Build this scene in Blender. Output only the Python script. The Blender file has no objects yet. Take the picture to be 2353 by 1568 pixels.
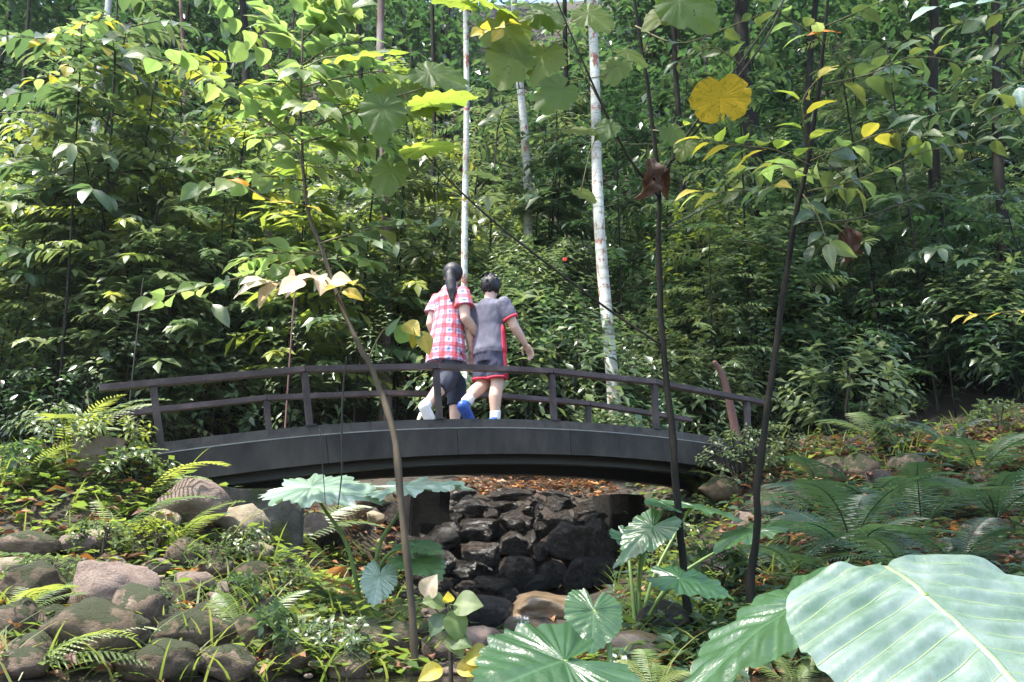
import bpy, math, random
import numpy as np
from mathutils import Vector, Matrix, noise

# ------------------------------------------------------------------ camera, sky, sun, exposure
SC = bpy.context.scene
F, CX, CY, PITCH = 2000.0, 1176.5, 784.0, 0.29       # focal length in units of a 2353 wide picture
cam_data = bpy.data.cameras.new('camera')
cam = bpy.data.objects.new('camera', cam_data)
SC.collection.objects.link(cam)
cam.location = (0, 0, 0)
cam.rotation_euler = (math.pi / 2 + PITCH, 0, 0)
cam_data.sensor_width = 36.0
cam_data.lens = 36.0 * F / 2353.0
cam_data.clip_start, cam_data.clip_end = 0.05, 400.0
SC.camera = cam

SUN_EL, SUN_AZ = math.radians(66), math.radians(-118)   # azimuth from +Y (into the picture), negative is to the left
sun_dir = Vector((math.sin(SUN_AZ) * math.cos(SUN_EL), math.cos(SUN_AZ) * math.cos(SUN_EL), math.sin(SUN_EL)))
world = bpy.data.worlds.new('World')
SC.world = world
world.use_nodes = True
wn = world.node_tree.nodes
wl = world.node_tree.links
sky = wn.new('ShaderNodeTexSky')
sky.sky_type = 'NISHITA'
sky.sun_disc = False
sky.sun_elevation = SUN_EL
sky.sun_rotation = SUN_AZ
sky.air_density, sky.dust_density, sky.ozone_density = 1.0, 2.0, 1.0
bg = wn['Background']
bg.inputs['Strength'].default_value = 0.14
wl.new(sky.outputs['Color'], bg.inputs['Color'])
sl = bpy.data.lights.new('sun', 'SUN')
sl.energy = 2.9
sl.angle = math.radians(1.2)
sl.color = (1.0, 0.95, 0.86)
so = bpy.data.objects.new('sun', sl)
SC.collection.objects.link(so)
so.rotation_euler = sun_dir.to_track_quat('Z', 'Y').to_euler()
so.location = (0, 0, 40)
SC.view_settings.view_transform = 'Standard'
SC.view_settings.look = 'None'
SC.view_settings.gamma = 1.0
SC.view_settings.use_curve_mapping = False
SC.view_settings.exposure = 2.25
SC.render.engine = 'CYCLES'
SC.cycles.use_denoising = True
SC.cycles.max_bounces = 8
SC.cycles.diffuse_bounces = 4
SC.cycles.transmission_bounces = 4
SC.cycles.glossy_bounces = 3
SC.cycles.sample_clamp_indirect = 6.0

# ------------------------------------------------------------------ helpers
rng = np.random.default_rng(11)
random.seed(5)
COL = SC.collection
CP, SP = math.cos(PITCH), math.sin(PITCH)


def ray(px, py):
    u, v = (px - CX) / F, -(py - CY) / F
    return np.array([u, CP - v * SP, SP + v * CP])


def at(px, py, Y):
    """the point seen at picture position px, py that lies Y metres into the scene"""
    d = ray(px, py)
    return d * (Y / d[1])


def proj(p):
    d = p[1] * CP + p[2] * SP
    u = -p[1] * SP + p[2] * CP
    return CX + F * p[0] / d, CY - F * u / d


def prop(o, label=None, cat=None, group=None, kind=None):
    if label: o['label'] = label
    if cat: o['category'] = cat
    if group: o['group'] = group
    if kind: o['kind'] = kind
    return o


def link(o, parent=None):
    COL.objects.link(o)
    if parent is not None:
        o.parent = parent
    return o


def empty(name, loc, label, cat, group=None, rz=0.0):
    o = bpy.data.objects.new(name, None)
    o.location = tuple(loc)
    o.rotation_euler = (0, 0, rz)
    o.empty_display_size = 0.1
    link(o)
    return prop(o, label, cat, group)


def mesh_from(name, V, faces, mat, smooth=True, tint=None, attrs=None):
    me = bpy.data.meshes.new(name)
    me.from_pydata([tuple(map(float, v)) for v in V], [], [tuple(map(int, f)) for f in faces])
    if smooth:
        me.polygons.foreach_set('use_smooth', np.ones(len(me.polygons), dtype=bool))
    for k, a in (attrs or {}).items():
        at_ = me.attributes.new(k, 'FLOAT', 'POINT')
        at_.data.foreach_set('value', np.asarray(a, dtype=np.float32))
    if mat is not None:
        for m in (mat if isinstance(mat, (list, tuple)) else [mat]):
            me.materials.append(m)
    me.update()
    return me


class MB:
    """collects simple solids and links them as one mesh"""
    def __init__(s):
        s.V, s.F, s.n = [], [], 0

    def add(s, V, Fc):
        V = np.asarray(V, dtype=float)
        s.V.append(V)
        s.F += [tuple(i + s.n for i in f) for f in Fc]
        s.n += len(V)

    def tube(s, P, R, n=6, cap=True):
        P = np.asarray(P, dtype=float)
        R = np.broadcast_to(np.asarray(R, dtype=float), (len(P),))
        T = np.gradient(P, axis=0)
        T /= np.linalg.norm(T, axis=1)[:, None] + 1e-9
        a = np.array([0, 0, 1.0]) if abs(T[0][2]) < .9 else np.array([1.0, 0, 0])
        U = np.cross(T[0], a); U /= np.linalg.norm(U)
        V = []
        for i in range(len(P)):
            U = U - T[i] * (U @ T[i]); U /= np.linalg.norm(U) + 1e-9
            B = np.cross(T[i], U)
            for k in range(n):
                an = 2 * math.pi * k / n
                V.append(P[i] + R[i] * (U * math.cos(an) + B * math.sin(an)))
        Fc = [(i * n + k, i * n + (k + 1) % n, (i + 1) * n + (k + 1) % n, (i + 1) * n + k) for i in range(len(P) - 1) for k in range(n)]
        if cap:
            Fc.append(tuple(range(n - 1, -1, -1)))
            Fc.append(tuple((len(P) - 1) * n + k for k in range(n)))
        s.add(V, Fc)

    def hexa(s, c8):
        """eight corners: 0-3 one end, 4-7 the other end, same order"""
        s.add(c8, [(3, 2, 1, 0), (4, 5, 6, 7), (0, 1, 5, 4), (1, 2, 6, 5), (2, 3, 7, 6), (3, 0, 4, 7)])

    def strip(s, sections):
        """quad sections (n x 4 x 3) joined end to end into one closed bar"""
        S = np.asarray(sections, dtype=float)
        n = len(S)
        Fc = [(3, 2, 1, 0), tuple(4 * (n - 1) + k for k in range(4))]
        for i in range(n - 1):
            for k in range(4):
                Fc.append((4 * i + k, 4 * i + (k + 1) % 4, 4 * i + 4 + (k + 1) % 4, 4 * i + 4 + k))
        s.add(S.reshape(-1, 3), Fc)

    def ball(s, c, r, sc=(1, 1, 1), n=10, m=7, R=None):
        V = [(0, 0, 1)]
        for i in range(1, m):
            for k in range(n):
                V.append((math.sin(math.pi * i / m) * math.cos(2 * math.pi * k / n), math.sin(math.pi * i / m) * math.sin(2 * math.pi * k / n), math.cos(math.pi * i / m)))
        V.append((0, 0, -1))
        V = np.array(V) * np.array(sc) * r
        if R is not None: V = V @ np.array(R).T
        Fc = [(0, 1 + k, 1 + (k + 1) % n) for k in range(n)]
        for i in range(m - 2):
            a = 1 + i * n
            Fc += [(a + k, a + n + k, a + n + (k + 1) % n, a + (k + 1) % n) for k in range(n)]
        a = 1 + (m - 2) * n
        Fc += [(len(V) - 1, a + (k + 1) % n, a + k) for k in range(n)]
        s.add(V + np.asarray(c), Fc)

    def loft(s, rings, n=20):
        """rings: (centre, half depth along x, half width along y[, tilt]) stacked up"""
        V = []
        for c, a, b in rings:
            for k in range(n):
                t = 2 * math.pi * k / n
                V.append((c[0] + a * math.cos(t), c[1] + b * math.sin(t), c[2]))
        m = len(rings)
        Fc = [(i * n + k, i * n + (k + 1) % n, (i + 1) * n + (k + 1) % n, (i + 1) * n + k) for i in range(m - 1) for k in range(n)]
        Fc += [tuple(range(n - 1, -1, -1)), tuple((m - 1) * n + k for k in range(n))]
        s.add(V, Fc)

    def mesh(s, name, mat, smooth=True):
        return mesh_from(name, np.concatenate(s.V), s.F, mat, smooth)

    def build(s, name, mat, parent=None, smooth=True, loc=None):
        o = bpy.data.objects.new(name, s.mesh(name, mat, smooth))
        if loc is not None: o.location = tuple(loc)
        return link(o, parent)


# ------------------------------------------------------------------ materials
MATS = {}


def newmat(name):
    m = bpy.data.materials.new(name)
    m.use_nodes = True
    nt = m.node_tree
    for n in list(nt.nodes): nt.nodes.remove(n)
    out = nt.nodes.new('ShaderNodeOutputMaterial')
    MATS[name] = m
    return m, nt, out


def ramp(nt, cols, pos=None):
    r = nt.nodes.new('ShaderNodeValToRGB')
    el = r.color_ramp.elements
    while len(el) < len(cols): el.new(0.5)
    for i, c in enumerate(cols):
        el[i].position = pos[i] if pos else i / (len(cols) - 1)
        el[i].color = (*c, 1)
    return r


def mathn(nt, op, a, b=None):
    n = nt.nodes.new('ShaderNodeMath'); n.operation = op
    for i, v in enumerate((a, b)):
        if v is None: continue
        if isinstance(v, (int, float)): n.inputs[i].default_value = v
        else: nt.links.new(v, n.inputs[i])
    return n.outputs[0]


def mixc(nt, fac, a, b, blend='MIX'):
    n = nt.nodes.new('ShaderNodeMix'); n.data_type = 'RGBA'; n.blend_type = blend
    for sock, v in ((n.inputs[0], fac), (n.inputs[6], a), (n.inputs[7], b)):
        if isinstance(v, (int, float)): sock.default_value = v
        elif isinstance(v, tuple): sock.default_value = (*v, 1)
        else: nt.links.new(v, sock)
    return n.outputs[2]


def noise_n(nt, scale, detail=4, vec=None, rough=.55):
    n = nt.nodes.new('ShaderNodeTexNoise')
    n.inputs['Scale'].default_value = scale
    n.inputs['Detail'].default_value = detail
    n.inputs['Roughness'].default_value = rough
    if vec is not None: nt.links.new(vec, n.inputs['Vector'])
    return n.outputs['Fac']


def objcoord(nt):
    return nt.nodes.new('ShaderNodeTexCoord').outputs['Object']


def leafmat(name, cols, trans, tfac=.4, rough=.38, src='attr', vein=False, spots=None, spec=.5, spot_at=(.68, .74)):
    """thin leaf: reflects, shines and lets light through"""
    m, nt, out = newmat(name)
    L = nt.links.new
    if src == 'attr':
        a = nt.nodes.new('ShaderNodeAttribute'); a.attribute_name = 'tint'; val = a.outputs['Fac']
    else:
        val = nt.nodes.new('ShaderNodeObjectInfo').outputs['Random']
    col = ramp(nt, cols); L(val, col.inputs[0])
    c = col.outputs[0]
    tr = ramp(nt, trans); L(val, tr.inputs[0])
    t = tr.outputs[0]
    nz = noise_n(nt, 9.0 if src == 'obj' else 3.0, 3, objcoord(nt))
    c = mixc(nt, mathn(nt, 'MULTIPLY', nz, .35), c, mixc(nt, 1.0, c, (.55, .6, .45), 'MULTIPLY'))
    bump = None
    if vein:
        va = nt.nodes.new('ShaderNodeAttribute'); va.attribute_name = 'vein'
        vf = va.outputs['Fac']
        c = mixc(nt, mathn(nt, 'MULTIPLY', vf, .55), c, mixc(nt, 1.0, c, (2.7, 2.3, 2.7), 'MULTIPLY'))
        t = mixc(nt, mathn(nt, 'MULTIPLY', vf, .5), t, mixc(nt, 1.0, t, (.45, .5, .4), 'MULTIPLY'))
    if spots:
        sp = noise_n(nt, 14.0, 2, objcoord(nt))
        r2 = ramp(nt, [(0, 0, 0), (1, 1, 1)], list(spot_at)); L(sp, r2.inputs[0])
        c = mixc(nt, r2.outputs[0], c, spots); t = mixc(nt, r2.outputs[0], t, spots)
    p = nt.nodes.new('ShaderNodeBsdfPrincipled')
    L(c, p.inputs['Base Color'])
    p.inputs['Roughness'].default_value = rough
    p.inputs['Specular IOR Level'].default_value = spec
    b = nt.nodes.new('ShaderNodeBump'); b.inputs['Strength'].default_value = .25; b.inputs['Distance'].default_value = .01
    L(noise_n(nt, 25.0, 2, objcoord(nt)), b.inputs['Height'])
    L(b.outputs[0], p.inputs['Normal'])
    ts = nt.nodes.new('ShaderNodeBsdfTranslucent'); L(t, ts.inputs['Color'])
    mx = nt.nodes.new('ShaderNodeMixShader'); mx.inputs[0].default_value = tfac
    L(p.outputs[0], mx.inputs[1]); L(ts.outputs[0], mx.inputs[2])
    L(mx.outputs[0], out.inputs['Surface'])
    return m


def plainmat(name, c1, c2, scale=6.0, rough=.8, bump=.3, bdist=.01, metal=0.0, spec=.4, stretch=None, moss=None, moss_amt=.5, rnd=0.0, c3=None):
    """two-colour grainy solid; moss grows where the surface looks up"""
    m, nt, out = newmat(name)
    L = nt.links.new
    vec = objcoord(nt)
    if stretch:
        mp = nt.nodes.new('ShaderNodeMapping'); mp.inputs['Scale'].default_value = stretch
        L(vec, mp.inputs[0]); vec = mp.outputs[0]
    oi = nt.nodes.new('ShaderNodeObjectInfo')
    off = nt.nodes.new('ShaderNodeVectorMath'); off.operation = 'ADD'
    L(vec, off.inputs[0])
    cmb = nt.nodes.new('ShaderNodeCombineXYZ'); k = mathn(nt, 'MULTIPLY', oi.outputs['Random'], 37.0)
    L(k, cmb.inputs[0]); L(k, cmb.inputs[2]); L(cmb.outputs[0], off.inputs[1])
    vec = off.outputs[0]
    n1 = noise_n(nt, scale, 8, vec, .65)
    r = ramp(nt, [c1, c2] if not c3 else [c1, c2, c3], [.35, .65] if not c3 else [.3, .5, .68]); L(n1, r.inputs[0])
    c = r.outputs[0]
    if rnd:
        rr = ramp(nt, [(1 - rnd, 1 - rnd, 1 - rnd), (1 + rnd, 1 + rnd * .9, 1 + rnd * .8)]); L(oi.outputs['Random'], rr.inputs[0])
        c = mixc(nt, 1.0, c, rr.outputs[0], 'MULTIPLY')
    if moss:
        g = nt.nodes.new('ShaderNodeNewGeometry')
        sx = nt.nodes.new('ShaderNodeSeparateXYZ'); L(g.outputs['Normal'], sx.inputs[0])
        f = mathn(nt, 'ADD', mathn(nt, 'MULTIPLY', sx.outputs[2], .5), mathn(nt, 'MULTIPLY', noise_n(nt, scale * .7, 5, vec), 1.4))
        mr = ramp(nt, [(0, 0, 0), (1, 1, 1)], [1.25 - moss_amt * .6 - .08, 1.25 - moss_amt * .6 + .12]); L(f, mr.inputs[0])
        c = mixc(nt, mr.outputs[0], c, moss)
    p = nt.nodes.new('ShaderNodeBsdfPrincipled')
    L(c, p.inputs['Base Color'])
    p.inputs['Roughness'].default_value = rough
    p.inputs['Metallic'].default_value = metal
    p.inputs['Specular IOR Level'].default_value = spec
    b = nt.nodes.new('ShaderNodeBump'); b.inputs['Strength'].default_value = bump; b.inputs['Distance'].default_value = bdist
    L(noise_n(nt, scale * 4, 8, vec, .7), b.inputs['Height']); L(b.outputs[0], p.inputs['Normal'])
    L(p.outputs[0], out.inputs['Surface'])
    return m


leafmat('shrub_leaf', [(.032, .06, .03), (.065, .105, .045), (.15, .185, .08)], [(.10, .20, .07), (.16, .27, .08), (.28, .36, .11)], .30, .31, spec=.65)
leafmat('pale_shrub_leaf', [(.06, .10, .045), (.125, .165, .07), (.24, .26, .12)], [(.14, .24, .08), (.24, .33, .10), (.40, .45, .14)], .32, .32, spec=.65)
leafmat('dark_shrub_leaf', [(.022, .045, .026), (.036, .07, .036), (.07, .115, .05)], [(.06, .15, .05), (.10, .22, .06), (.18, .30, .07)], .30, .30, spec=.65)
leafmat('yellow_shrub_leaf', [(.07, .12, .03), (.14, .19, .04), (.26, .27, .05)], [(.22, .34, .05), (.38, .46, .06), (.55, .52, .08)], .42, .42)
leafmat('sapling_leaf', [(.06, .11, .04), (.085, .14, .045), (.12, .17, .05)], [(.25, .41, .10), (.33, .47, .12), (.42, .52, .14)], .52, .42, 'obj', True)
leafmat('broad_leaf', [(.05, .10, .02), (.08, .13, .02), (.11, .15, .025)], [(.28, .42, .05), (.36, .48, .06), (.44, .50, .07)], .55, .5, 'obj', True, (.03, .035, .015))
leafmat('grey_leaf', [(.05, .09, .045), (.08, .12, .05), (.11, .14, .05)], [(.12, .20, .06), (.2, .28, .06), (.34, .36, .06)], .35, .34, 'obj', True)
leafmat('gold_leaf', [(.38, .26, .012), (.42, .29, .014), (.44, .30, .016)], [(.60, .44, .03), (.62, .46, .03), (.64, .48, .03)], .45, .75, 'obj', True, (.15, .14, .02), .15, (.57, .72))
leafmat('yellow_leaf', [(.28, .25, .03), (.36, .30, .04), (.45, .34, .05)], [(.55, .52, .05), (.65, .58, .06), (.7, .58, .07)], .45, .45, 'obj', True)
leafmat('orange_leaf', [(.45, .16, .02), (.55, .20, .02), (.5, .24, .03)], [(.6, .25, .03), (.65, .28, .03), (.6, .3, .03)], .35, .5, 'obj', True)
leafmat('brown_leaf', [(.05, .03, .02), (.08, .042, .028), (.11, .06, .035)], [(.09, .04, .02), (.12, .05, .025), (.14, .07, .03)], .2, .6, 'obj', True)
leafmat('blush_leaf', [(.45, .38, .25), (.5, .42, .28), (.55, .40, .30)], [(.6, .5, .25), (.65, .5, .28), (.65, .45, .30)], .35, .4, 'obj', True)
leafmat('elephant_ear_leaf', [(.03, .08, .036), (.042, .095, .04), (.06, .12, .045)], [(.16, .34, .07), (.2, .38, .08), (.24, .42, .08)], .28, .27, 'obj', True, None, .7)
leafmat('sky_sheen_leaf', [(.17, .25, .18), (.19, .27, .19), (.21, .29, .20)], [(.2, .34, .14), (.22, .36, .15), (.24, .38, .16)], .15, .30, 'obj', True, None, .7)  # white sky reflection of the leaves put into a pale base colour
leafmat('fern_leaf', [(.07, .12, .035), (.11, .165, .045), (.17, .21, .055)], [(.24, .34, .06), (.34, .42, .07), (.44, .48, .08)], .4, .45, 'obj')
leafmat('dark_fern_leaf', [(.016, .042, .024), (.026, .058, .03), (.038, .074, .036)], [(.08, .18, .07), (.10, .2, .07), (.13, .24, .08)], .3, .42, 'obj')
leafmat('dry_fern_leaf', [(.25, .13, .07), (.3, .16, .08), (.28, .17, .09)], [(.35, .18, .08), (.4, .2, .09), (.4, .22, .1)], .3, .6, 'obj')
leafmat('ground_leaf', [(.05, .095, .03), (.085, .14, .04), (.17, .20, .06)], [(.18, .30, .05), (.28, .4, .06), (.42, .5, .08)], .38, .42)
leafmat('shade_leaf', [(.025, .055, .035), (.045, .085, .045), (.075, .115, .05)], [(.08, .16, .05), (.12, .2, .06), (.2, .28, .07)], .3, .42)  # darker ground cover leaf; the right bank's shade put into its colour
leafmat('grass_blade', [(.06, .11, .03), (.10, .15, .04), (.2, .2, .07)], [(.2, .32, .05), (.3, .4, .06), (.4, .4, .1)], .35, .45)
leafmat('litter_leaf', [(.10, .045, .03), (.20, .085, .05), (.34, .19, .10), (.38, .16, .045)], [(.15, .06, .03), (.25, .1, .04), (.3, .18, .08), (.45, .2, .04)], .2, .55)
plainmat('soil', (.016, .012, .009), (.038, .028, .019), 3.0, .9, .6, .03, c3=(.03, .032, .014))
plainmat('white_bark', (.20, .20, .17), (.42, .43, .38), 2.2, .8, .8, .015, c3=(.55, .57, .50), stretch=(1, 1, .5))
plainmat('brown_bark', (.05, .032, .028), (.15, .10, .09), 5.0, .85, .8, .02, stretch=(1, 1, .3), c3=(.26, .22, .2))
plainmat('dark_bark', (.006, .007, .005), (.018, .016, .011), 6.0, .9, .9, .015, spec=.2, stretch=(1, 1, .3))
plainmat('red_bark', (.09, .045, .035), (.17, .09, .07), 6.0, .8, .5, .01, stretch=(1, 1, .3))
plainmat('twig', (.016, .015, .009), (.035, .03, .015), 12.0, .7, .3, .003)
plainmat('brown_stem', (.035, .028, .016), (.075, .055, .03), 9.0, .75, .5, .006, stretch=(1, 1, .4))
plainmat('olive_twig', (.08, .075, .025), (.14, .12, .04), 12.0, .6, .3, .003)
plainmat('green_stalk', (.08, .14, .035), (.14, .2, .05), 9.0, .45, .1, .003)
plainmat('grey_rock', (.085, .060, .040), (.18, .132, .092), 3.5, .8, 1.0, .04, moss=(.05, .06, .02), moss_amt=.35, rnd=.2, c3=(.27, .21, .15))
plainmat('pink_rock', (.15, .105, .085), (.25, .185, .15), 3.5, .8, 1.0, .04, moss=(.07, .075, .025), moss_amt=.25, rnd=.15, c3=(.30, .235, .195))
plainmat('tan_rock', (.24, .19, .13), (.36, .30, .20), 3.5, .78, 1.0, .035, moss=(.09, .09, .03), moss_amt=.25, rnd=.12, c3=(.42, .36, .25))
plainmat('moss_rock', (.07, .050, .03), (.155, .115, .07), 4.0, .85, 1.0, .04, moss=(.045, .052, .018), moss_amt=.52, rnd=.2, c3=(.20, .15, .105))
plainmat('wet_rock', (.010, .009, .008), (.036, .030, .025), 4.5, .26, 1.0, .05, spec=.6, rnd=.75, c3=(.10, .078, .06), moss=(.03, .035, .015), moss_amt=.15)
plainmat('wet_ledge', (.11, .075, .045), (.21, .15, .09), 4.0, .28, .4, .015, spec=.6, rnd=.15)
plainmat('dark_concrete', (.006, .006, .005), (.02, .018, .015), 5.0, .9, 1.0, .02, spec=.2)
plainmat('concrete', (.025, .026, .02), (.075, .07, .058), 4.0, .95, 1.0, .03, spec=.15, moss=(.04, .055, .015), moss_amt=.5, c3=(.13, .12, .10))
plainmat('old_block', (.10, .075, .055), (.19, .15, .12), 5.0, .85, .6, .012, moss=(.06, .08, .02), moss_amt=.35)


def paint(name, c1, c2, scale, rough, bump=.15, streak=None):
    m = plainmat(name, c1, c2, scale, rough, bump, .004, spec=.45, stretch=streak)
    return m


plainmat('fascia_paint', (.016, .015, .013), (.036, .033, .029), 3.2, .75, .6, .008, spec=.25, stretch=(1, 1, .45), c3=(.065, .056, .046), moss=(.045, .055, .02), moss_amt=.1)
paint('lit_ledge_paint', (.16, .16, .15), (.26, .26, .24), 9.0, .6, .3)
plainmat('plank_wood', (.022, .021, .02), (.055, .05, .045), 6.0, .75, .7, .008, c3=(.075, .068, .058), rnd=.10)
plainmat('rail_paint', (.026, .017, .016), (.05, .033, .032), 5.0, .55, .6, .005, c3=(.10, .07, .068), rnd=.15)
plainmat('post_paint', (.02, .014, .013), (.04, .028, .026), 5.0, .6, .5, .005, c3=(.07, .05, .045))
paint('beam_steel', (.012, .014, .014), (.022, .024, .024), 4.0, .5, .2)
paint('skin', (.52, .33, .25), (.60, .40, .31), 8.0, .5, .05)
paint('black_hair', (.006, .005, .006), (.018, .015, .018), 60.0, .5, .8, (1, 1, .12))
paint('navy_cloth', (.016, .02, .035), (.028, .033, .05), 30.0, .85, .4)
paint('slate_cloth', (.105, .10, .135), (.14, .135, .175), 9.0, .8, .5)
paint('navy_sport_cloth', (.035, .035, .065), (.05, .05, .085), 9.0, .8, .5)
paint('red_cloth', (.50, .03, .06), (.62, .05, .08), 9.0, .8, .3)
paint('white_sock', (.72, .72, .72), (.8, .8, .8), 9.0, .85, .3)
paint('blue_shoe', (.012, .04, .24), (.02, .10, .38), 14.0, .5, .2)
paint('dark_eye', (.02, .015, .012), (.03, .02, .015), 5.0, .3)
paint('lip', (.40, .17, .14), (.45, .2, .16), 5.0, .5)
paint('red_petal', (.6, .03, .02), (.7, .05, .03), 5.0, .5)


def plaidmat():
    m, nt, out = newmat('plaid_cloth')
    L = nt.links.new
    sx = nt.nodes.new('ShaderNodeSeparateXYZ'); L(objcoord(nt), sx.inputs[0])
    ang = mathn(nt, 'ARCTAN2', sx.outputs[1], mathn(nt, 'ADD', sx.outputs[0], .0))
    u = mathn(nt, 'MULTIPLY', ang, 1.75)            # round the body
    v = mathn(nt, 'MULTIPLY', sx.outputs[2], 9.5)  # down the body

    def band(x, lo, hi, sh=0.0):
        f = mathn(nt, 'FRACT', mathn(nt, 'ADD', x, sh + 10.0))
        return mathn(nt, 'MULTIPLY', mathn(nt, 'GREATER_THAN', f, lo), mathn(nt, 'LESS_THAN', f, hi))
    c = (.62, .50, .55)
    red, blue = (.52, .02, .075), (.05, .14, .36)
    ru, rv = band(u, .0, .45), band(v, .0, .45)
    c = mixc(nt, mathn(nt, 'MULTIPLY', ru, .72), c, red)
    c = mixc(nt, mathn(nt, 'MULTIPLY', rv, .72), c, red)
    bu, bv = band(u, .66, .84), band(v, .66, .84)
    c = mixc(nt, mathn(nt, 'MULTIPLY', bu, .38), c, blue)
    c = mixc(nt, mathn(nt, 'MULTIPLY', bv, .38), c, blue)
    c = mixc(nt, mathn(nt, 'MULTIPLY', mathn(nt, 'MULTIPLY', bu, bv), .8), c, blue)
    oru, orv = band(u, .18, .26), band(v, .18, .26)
    c = mixc(nt, mathn(nt, 'MULTIPLY', mathn(nt, 'MAXIMUM', oru, orv), .5), c, (.75, .22, .08))
    p = nt.nodes.new('ShaderNodeBsdfPrincipled')
    L(c, p.inputs['Base Color']); p.inputs['Roughness'].default_value = .85
    b = nt.nodes.new('ShaderNodeBump'); b.inputs['Strength'].default_value = .5; b.inputs['Distance'].default_value = .02
    L(noise_n(nt, 9.0, 3, objcoord(nt)), b.inputs['Height']); L(b.outputs[0], p.inputs['Normal'])
    L(p.outputs[0], out.inputs['Surface'])


plaidmat()


def barkpatch():
    """pale trunk: rust flakes scattered over white bark"""
    nt = MATS['white_bark'].node_tree
    p = next(n for n in nt.nodes if n.type == 'BSDF_PRINCIPLED')
    src = p.inputs['Base Color'].links[0].from_socket
    mp = nt.nodes.new('ShaderNodeMapping'); mp.inputs['Scale'].default_value = (1, 1, .55)
    nt.links.new(objcoord(nt), mp.inputs[0])
    r = ramp(nt, [(0, 0, 0), (1, 1, 1)], [.555, .595]); nt.links.new(noise_n(nt, 9.0, 6, mp.outputs[0], .7), r.inputs[0])
    m2 = nt.nodes.new('ShaderNodeMapping'); m2.inputs['Scale'].default_value = (.6, .6, 5.0); nt.links.new(objcoord(nt), m2.inputs[0])
    r2 = ramp(nt, [(.55, .55, .5), (1, 1, 1)], [.36, .52]); nt.links.new(noise_n(nt, 3.0, 6, m2.outputs[0], .7), r2.inputs[0])
    r3 = ramp(nt, [(0, 0, 0), (1, 1, 1)], [.60, .68]); nt.links.new(noise_n(nt, 1.1, 4, objcoord(nt), .6), r3.inputs[0])
    src = mixc(nt, mathn(nt, 'MULTIPLY', r3.outputs[0], .7), mixc(nt, 1.0, src, r2.outputs[0], 'MULTIPLY'), (.13, .14, .10))
    nt.links.new(mixc(nt, r.outputs[0], src, (.24, .09, .06)), p.inputs['Base Color'])


barkpatch()


def watermat():
    m, nt, out = newmat('stream_water')
    p = nt.nodes.new('ShaderNodeBsdfPrincipled')
    p.inputs['Base Color'].default_value = (.03, .028, .02, 1)
    p.inputs['Roughness'].default_value = .08
    p.inputs['IOR'].default_value = 1.33
    p.inputs['Transmission Weight'].default_value = .5
    b = nt.nodes.new('ShaderNodeBump'); b.inputs['Strength'].default_value = .35; b.inputs['Distance'].default_value = .02
    nt.links.new(noise_n(nt, 9.0, 3, objcoord(nt)), b.inputs['Height']); nt.links.new(b.outputs[0], p.inputs['Normal'])
    nt.links.new(p.outputs[0], out.inputs['Surface'])
    m2, nt, out = newmat('falling_water')
    p = nt.nodes.new('ShaderNodeBsdfPrincipled')
    p.inputs['Base Color'].default_value = (.7, .75, .78, 1)
    p.inputs['Roughness'].default_value = .15
    p.inputs['Transmission Weight'].default_value = .5
    nt.links.new(p.outputs[0], out.inputs['Surface'])


watermat()

# ------------------------------------------------------------------ the lie of the land
BR = dict(th=.443, tc=3.721, R=19.653, x0=1.203, d=8.77, w=1.239, zt=1.71, s=1.2)


def bp(t, s=0.0, h=0.0):
    """point of the arched bridge: t counts post spacings from the left post, s metres across from the near side, h above the deck"""
    a = (t - BR['tc']) * BR['s'] / BR['R']
    Lg = (BR['R'] + h) * math.sin(a)
    z = BR['R'] * (math.cos(a) - 1) + h * math.cos(a) + BR['zt']
    th = BR['th']
    return np.array([BR['x0'] + Lg * math.cos(th) - s * math.sin(th), BR['d'] + Lg * math.sin(th) + s * math.cos(th), z])


CTRL = []
for px, py, Y in [
    (0, 1590, 3.7), (300, 1590, 3.9), (600, 1590, 4.1), (900, 1585, 4.5),
    (0, 1380, 4.8), (300, 1380, 5.1), (600, 1410, 5.4), (800, 1450, 5.4),
    (0, 1170, 6.1), (200, 1170, 6.3), (430, 1255, 6.3), (620, 1290, 6.6),
    (-300, 1150, 6.2), (-300, 1400, 4.6), (0, 1040, 7.6), (200, 1040, 7.5),
    (950, 1500, 5.4), (1200, 1505, 5.0), (1100, 1430, 6.4), (1200, 1405, 8.0), (1000, 1395, 8.8), (1300, 1390, 8.6), (1250, 1600, 4.4), (1450, 1600, 4.6),
    (760, 1400, 8.6), (1100, 1385, 9.5), (1380, 1375, 9.6),
    (660, 1170, 9.3), (860, 1160, 10.0), (1100, 1155, 10.7), (1400, 1150, 11.3), (1100, 1105, 11.6), (1300, 1105, 12.1),
    (1500, 1480, 5.6), (1750, 1450, 5.6), (2000, 1480, 5.0), (2353, 1480, 4.6), (2100, 1310, 6.3), (2353, 1310, 6.0),
    (1650, 1290, 7.4), (1700, 1150, 9.0), (2000, 1120, 8.3), (2353, 1090, 8.0), (2000, 1010, 10.2), (2353, 950, 10.2), (2600, 900, 10.5), (2600, 1200, 7.0), (2600, 1500, 4.5),
]:
    CTRL.append(at(px, py, Y))
for p in [(-3.05, 6.75, 1.12), (-3.4, 7.9, 1.15), (-4.5, 7.6, 1.15), (3.0, 9.5, 1.58), (2.6, 10.6, 1.55), (4.5, 10.9, 1.75), (-2.0, 11.2, 1.35), (0.5, 12.6, 1.5), (3.5, 12.6, 1.8), (-5.5, 9.5, 1.35), (-8, 9, 1.5)]:
    CTRL.append(np.array(p))
for x in (-26, -14, -7, 0, 7, 14, 26):
    for y, z in ((14.3, 2.3), (17, 3.6), (20, 5.4), (24, 8.8), (28, 13.5), (34, 21), (45, 34), (60, 46)):
        CTRL.append(np.array([x, y, z + (.03 * max(0, abs(x) - 6)) + (.5 if x > 5 else 0)]))
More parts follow.
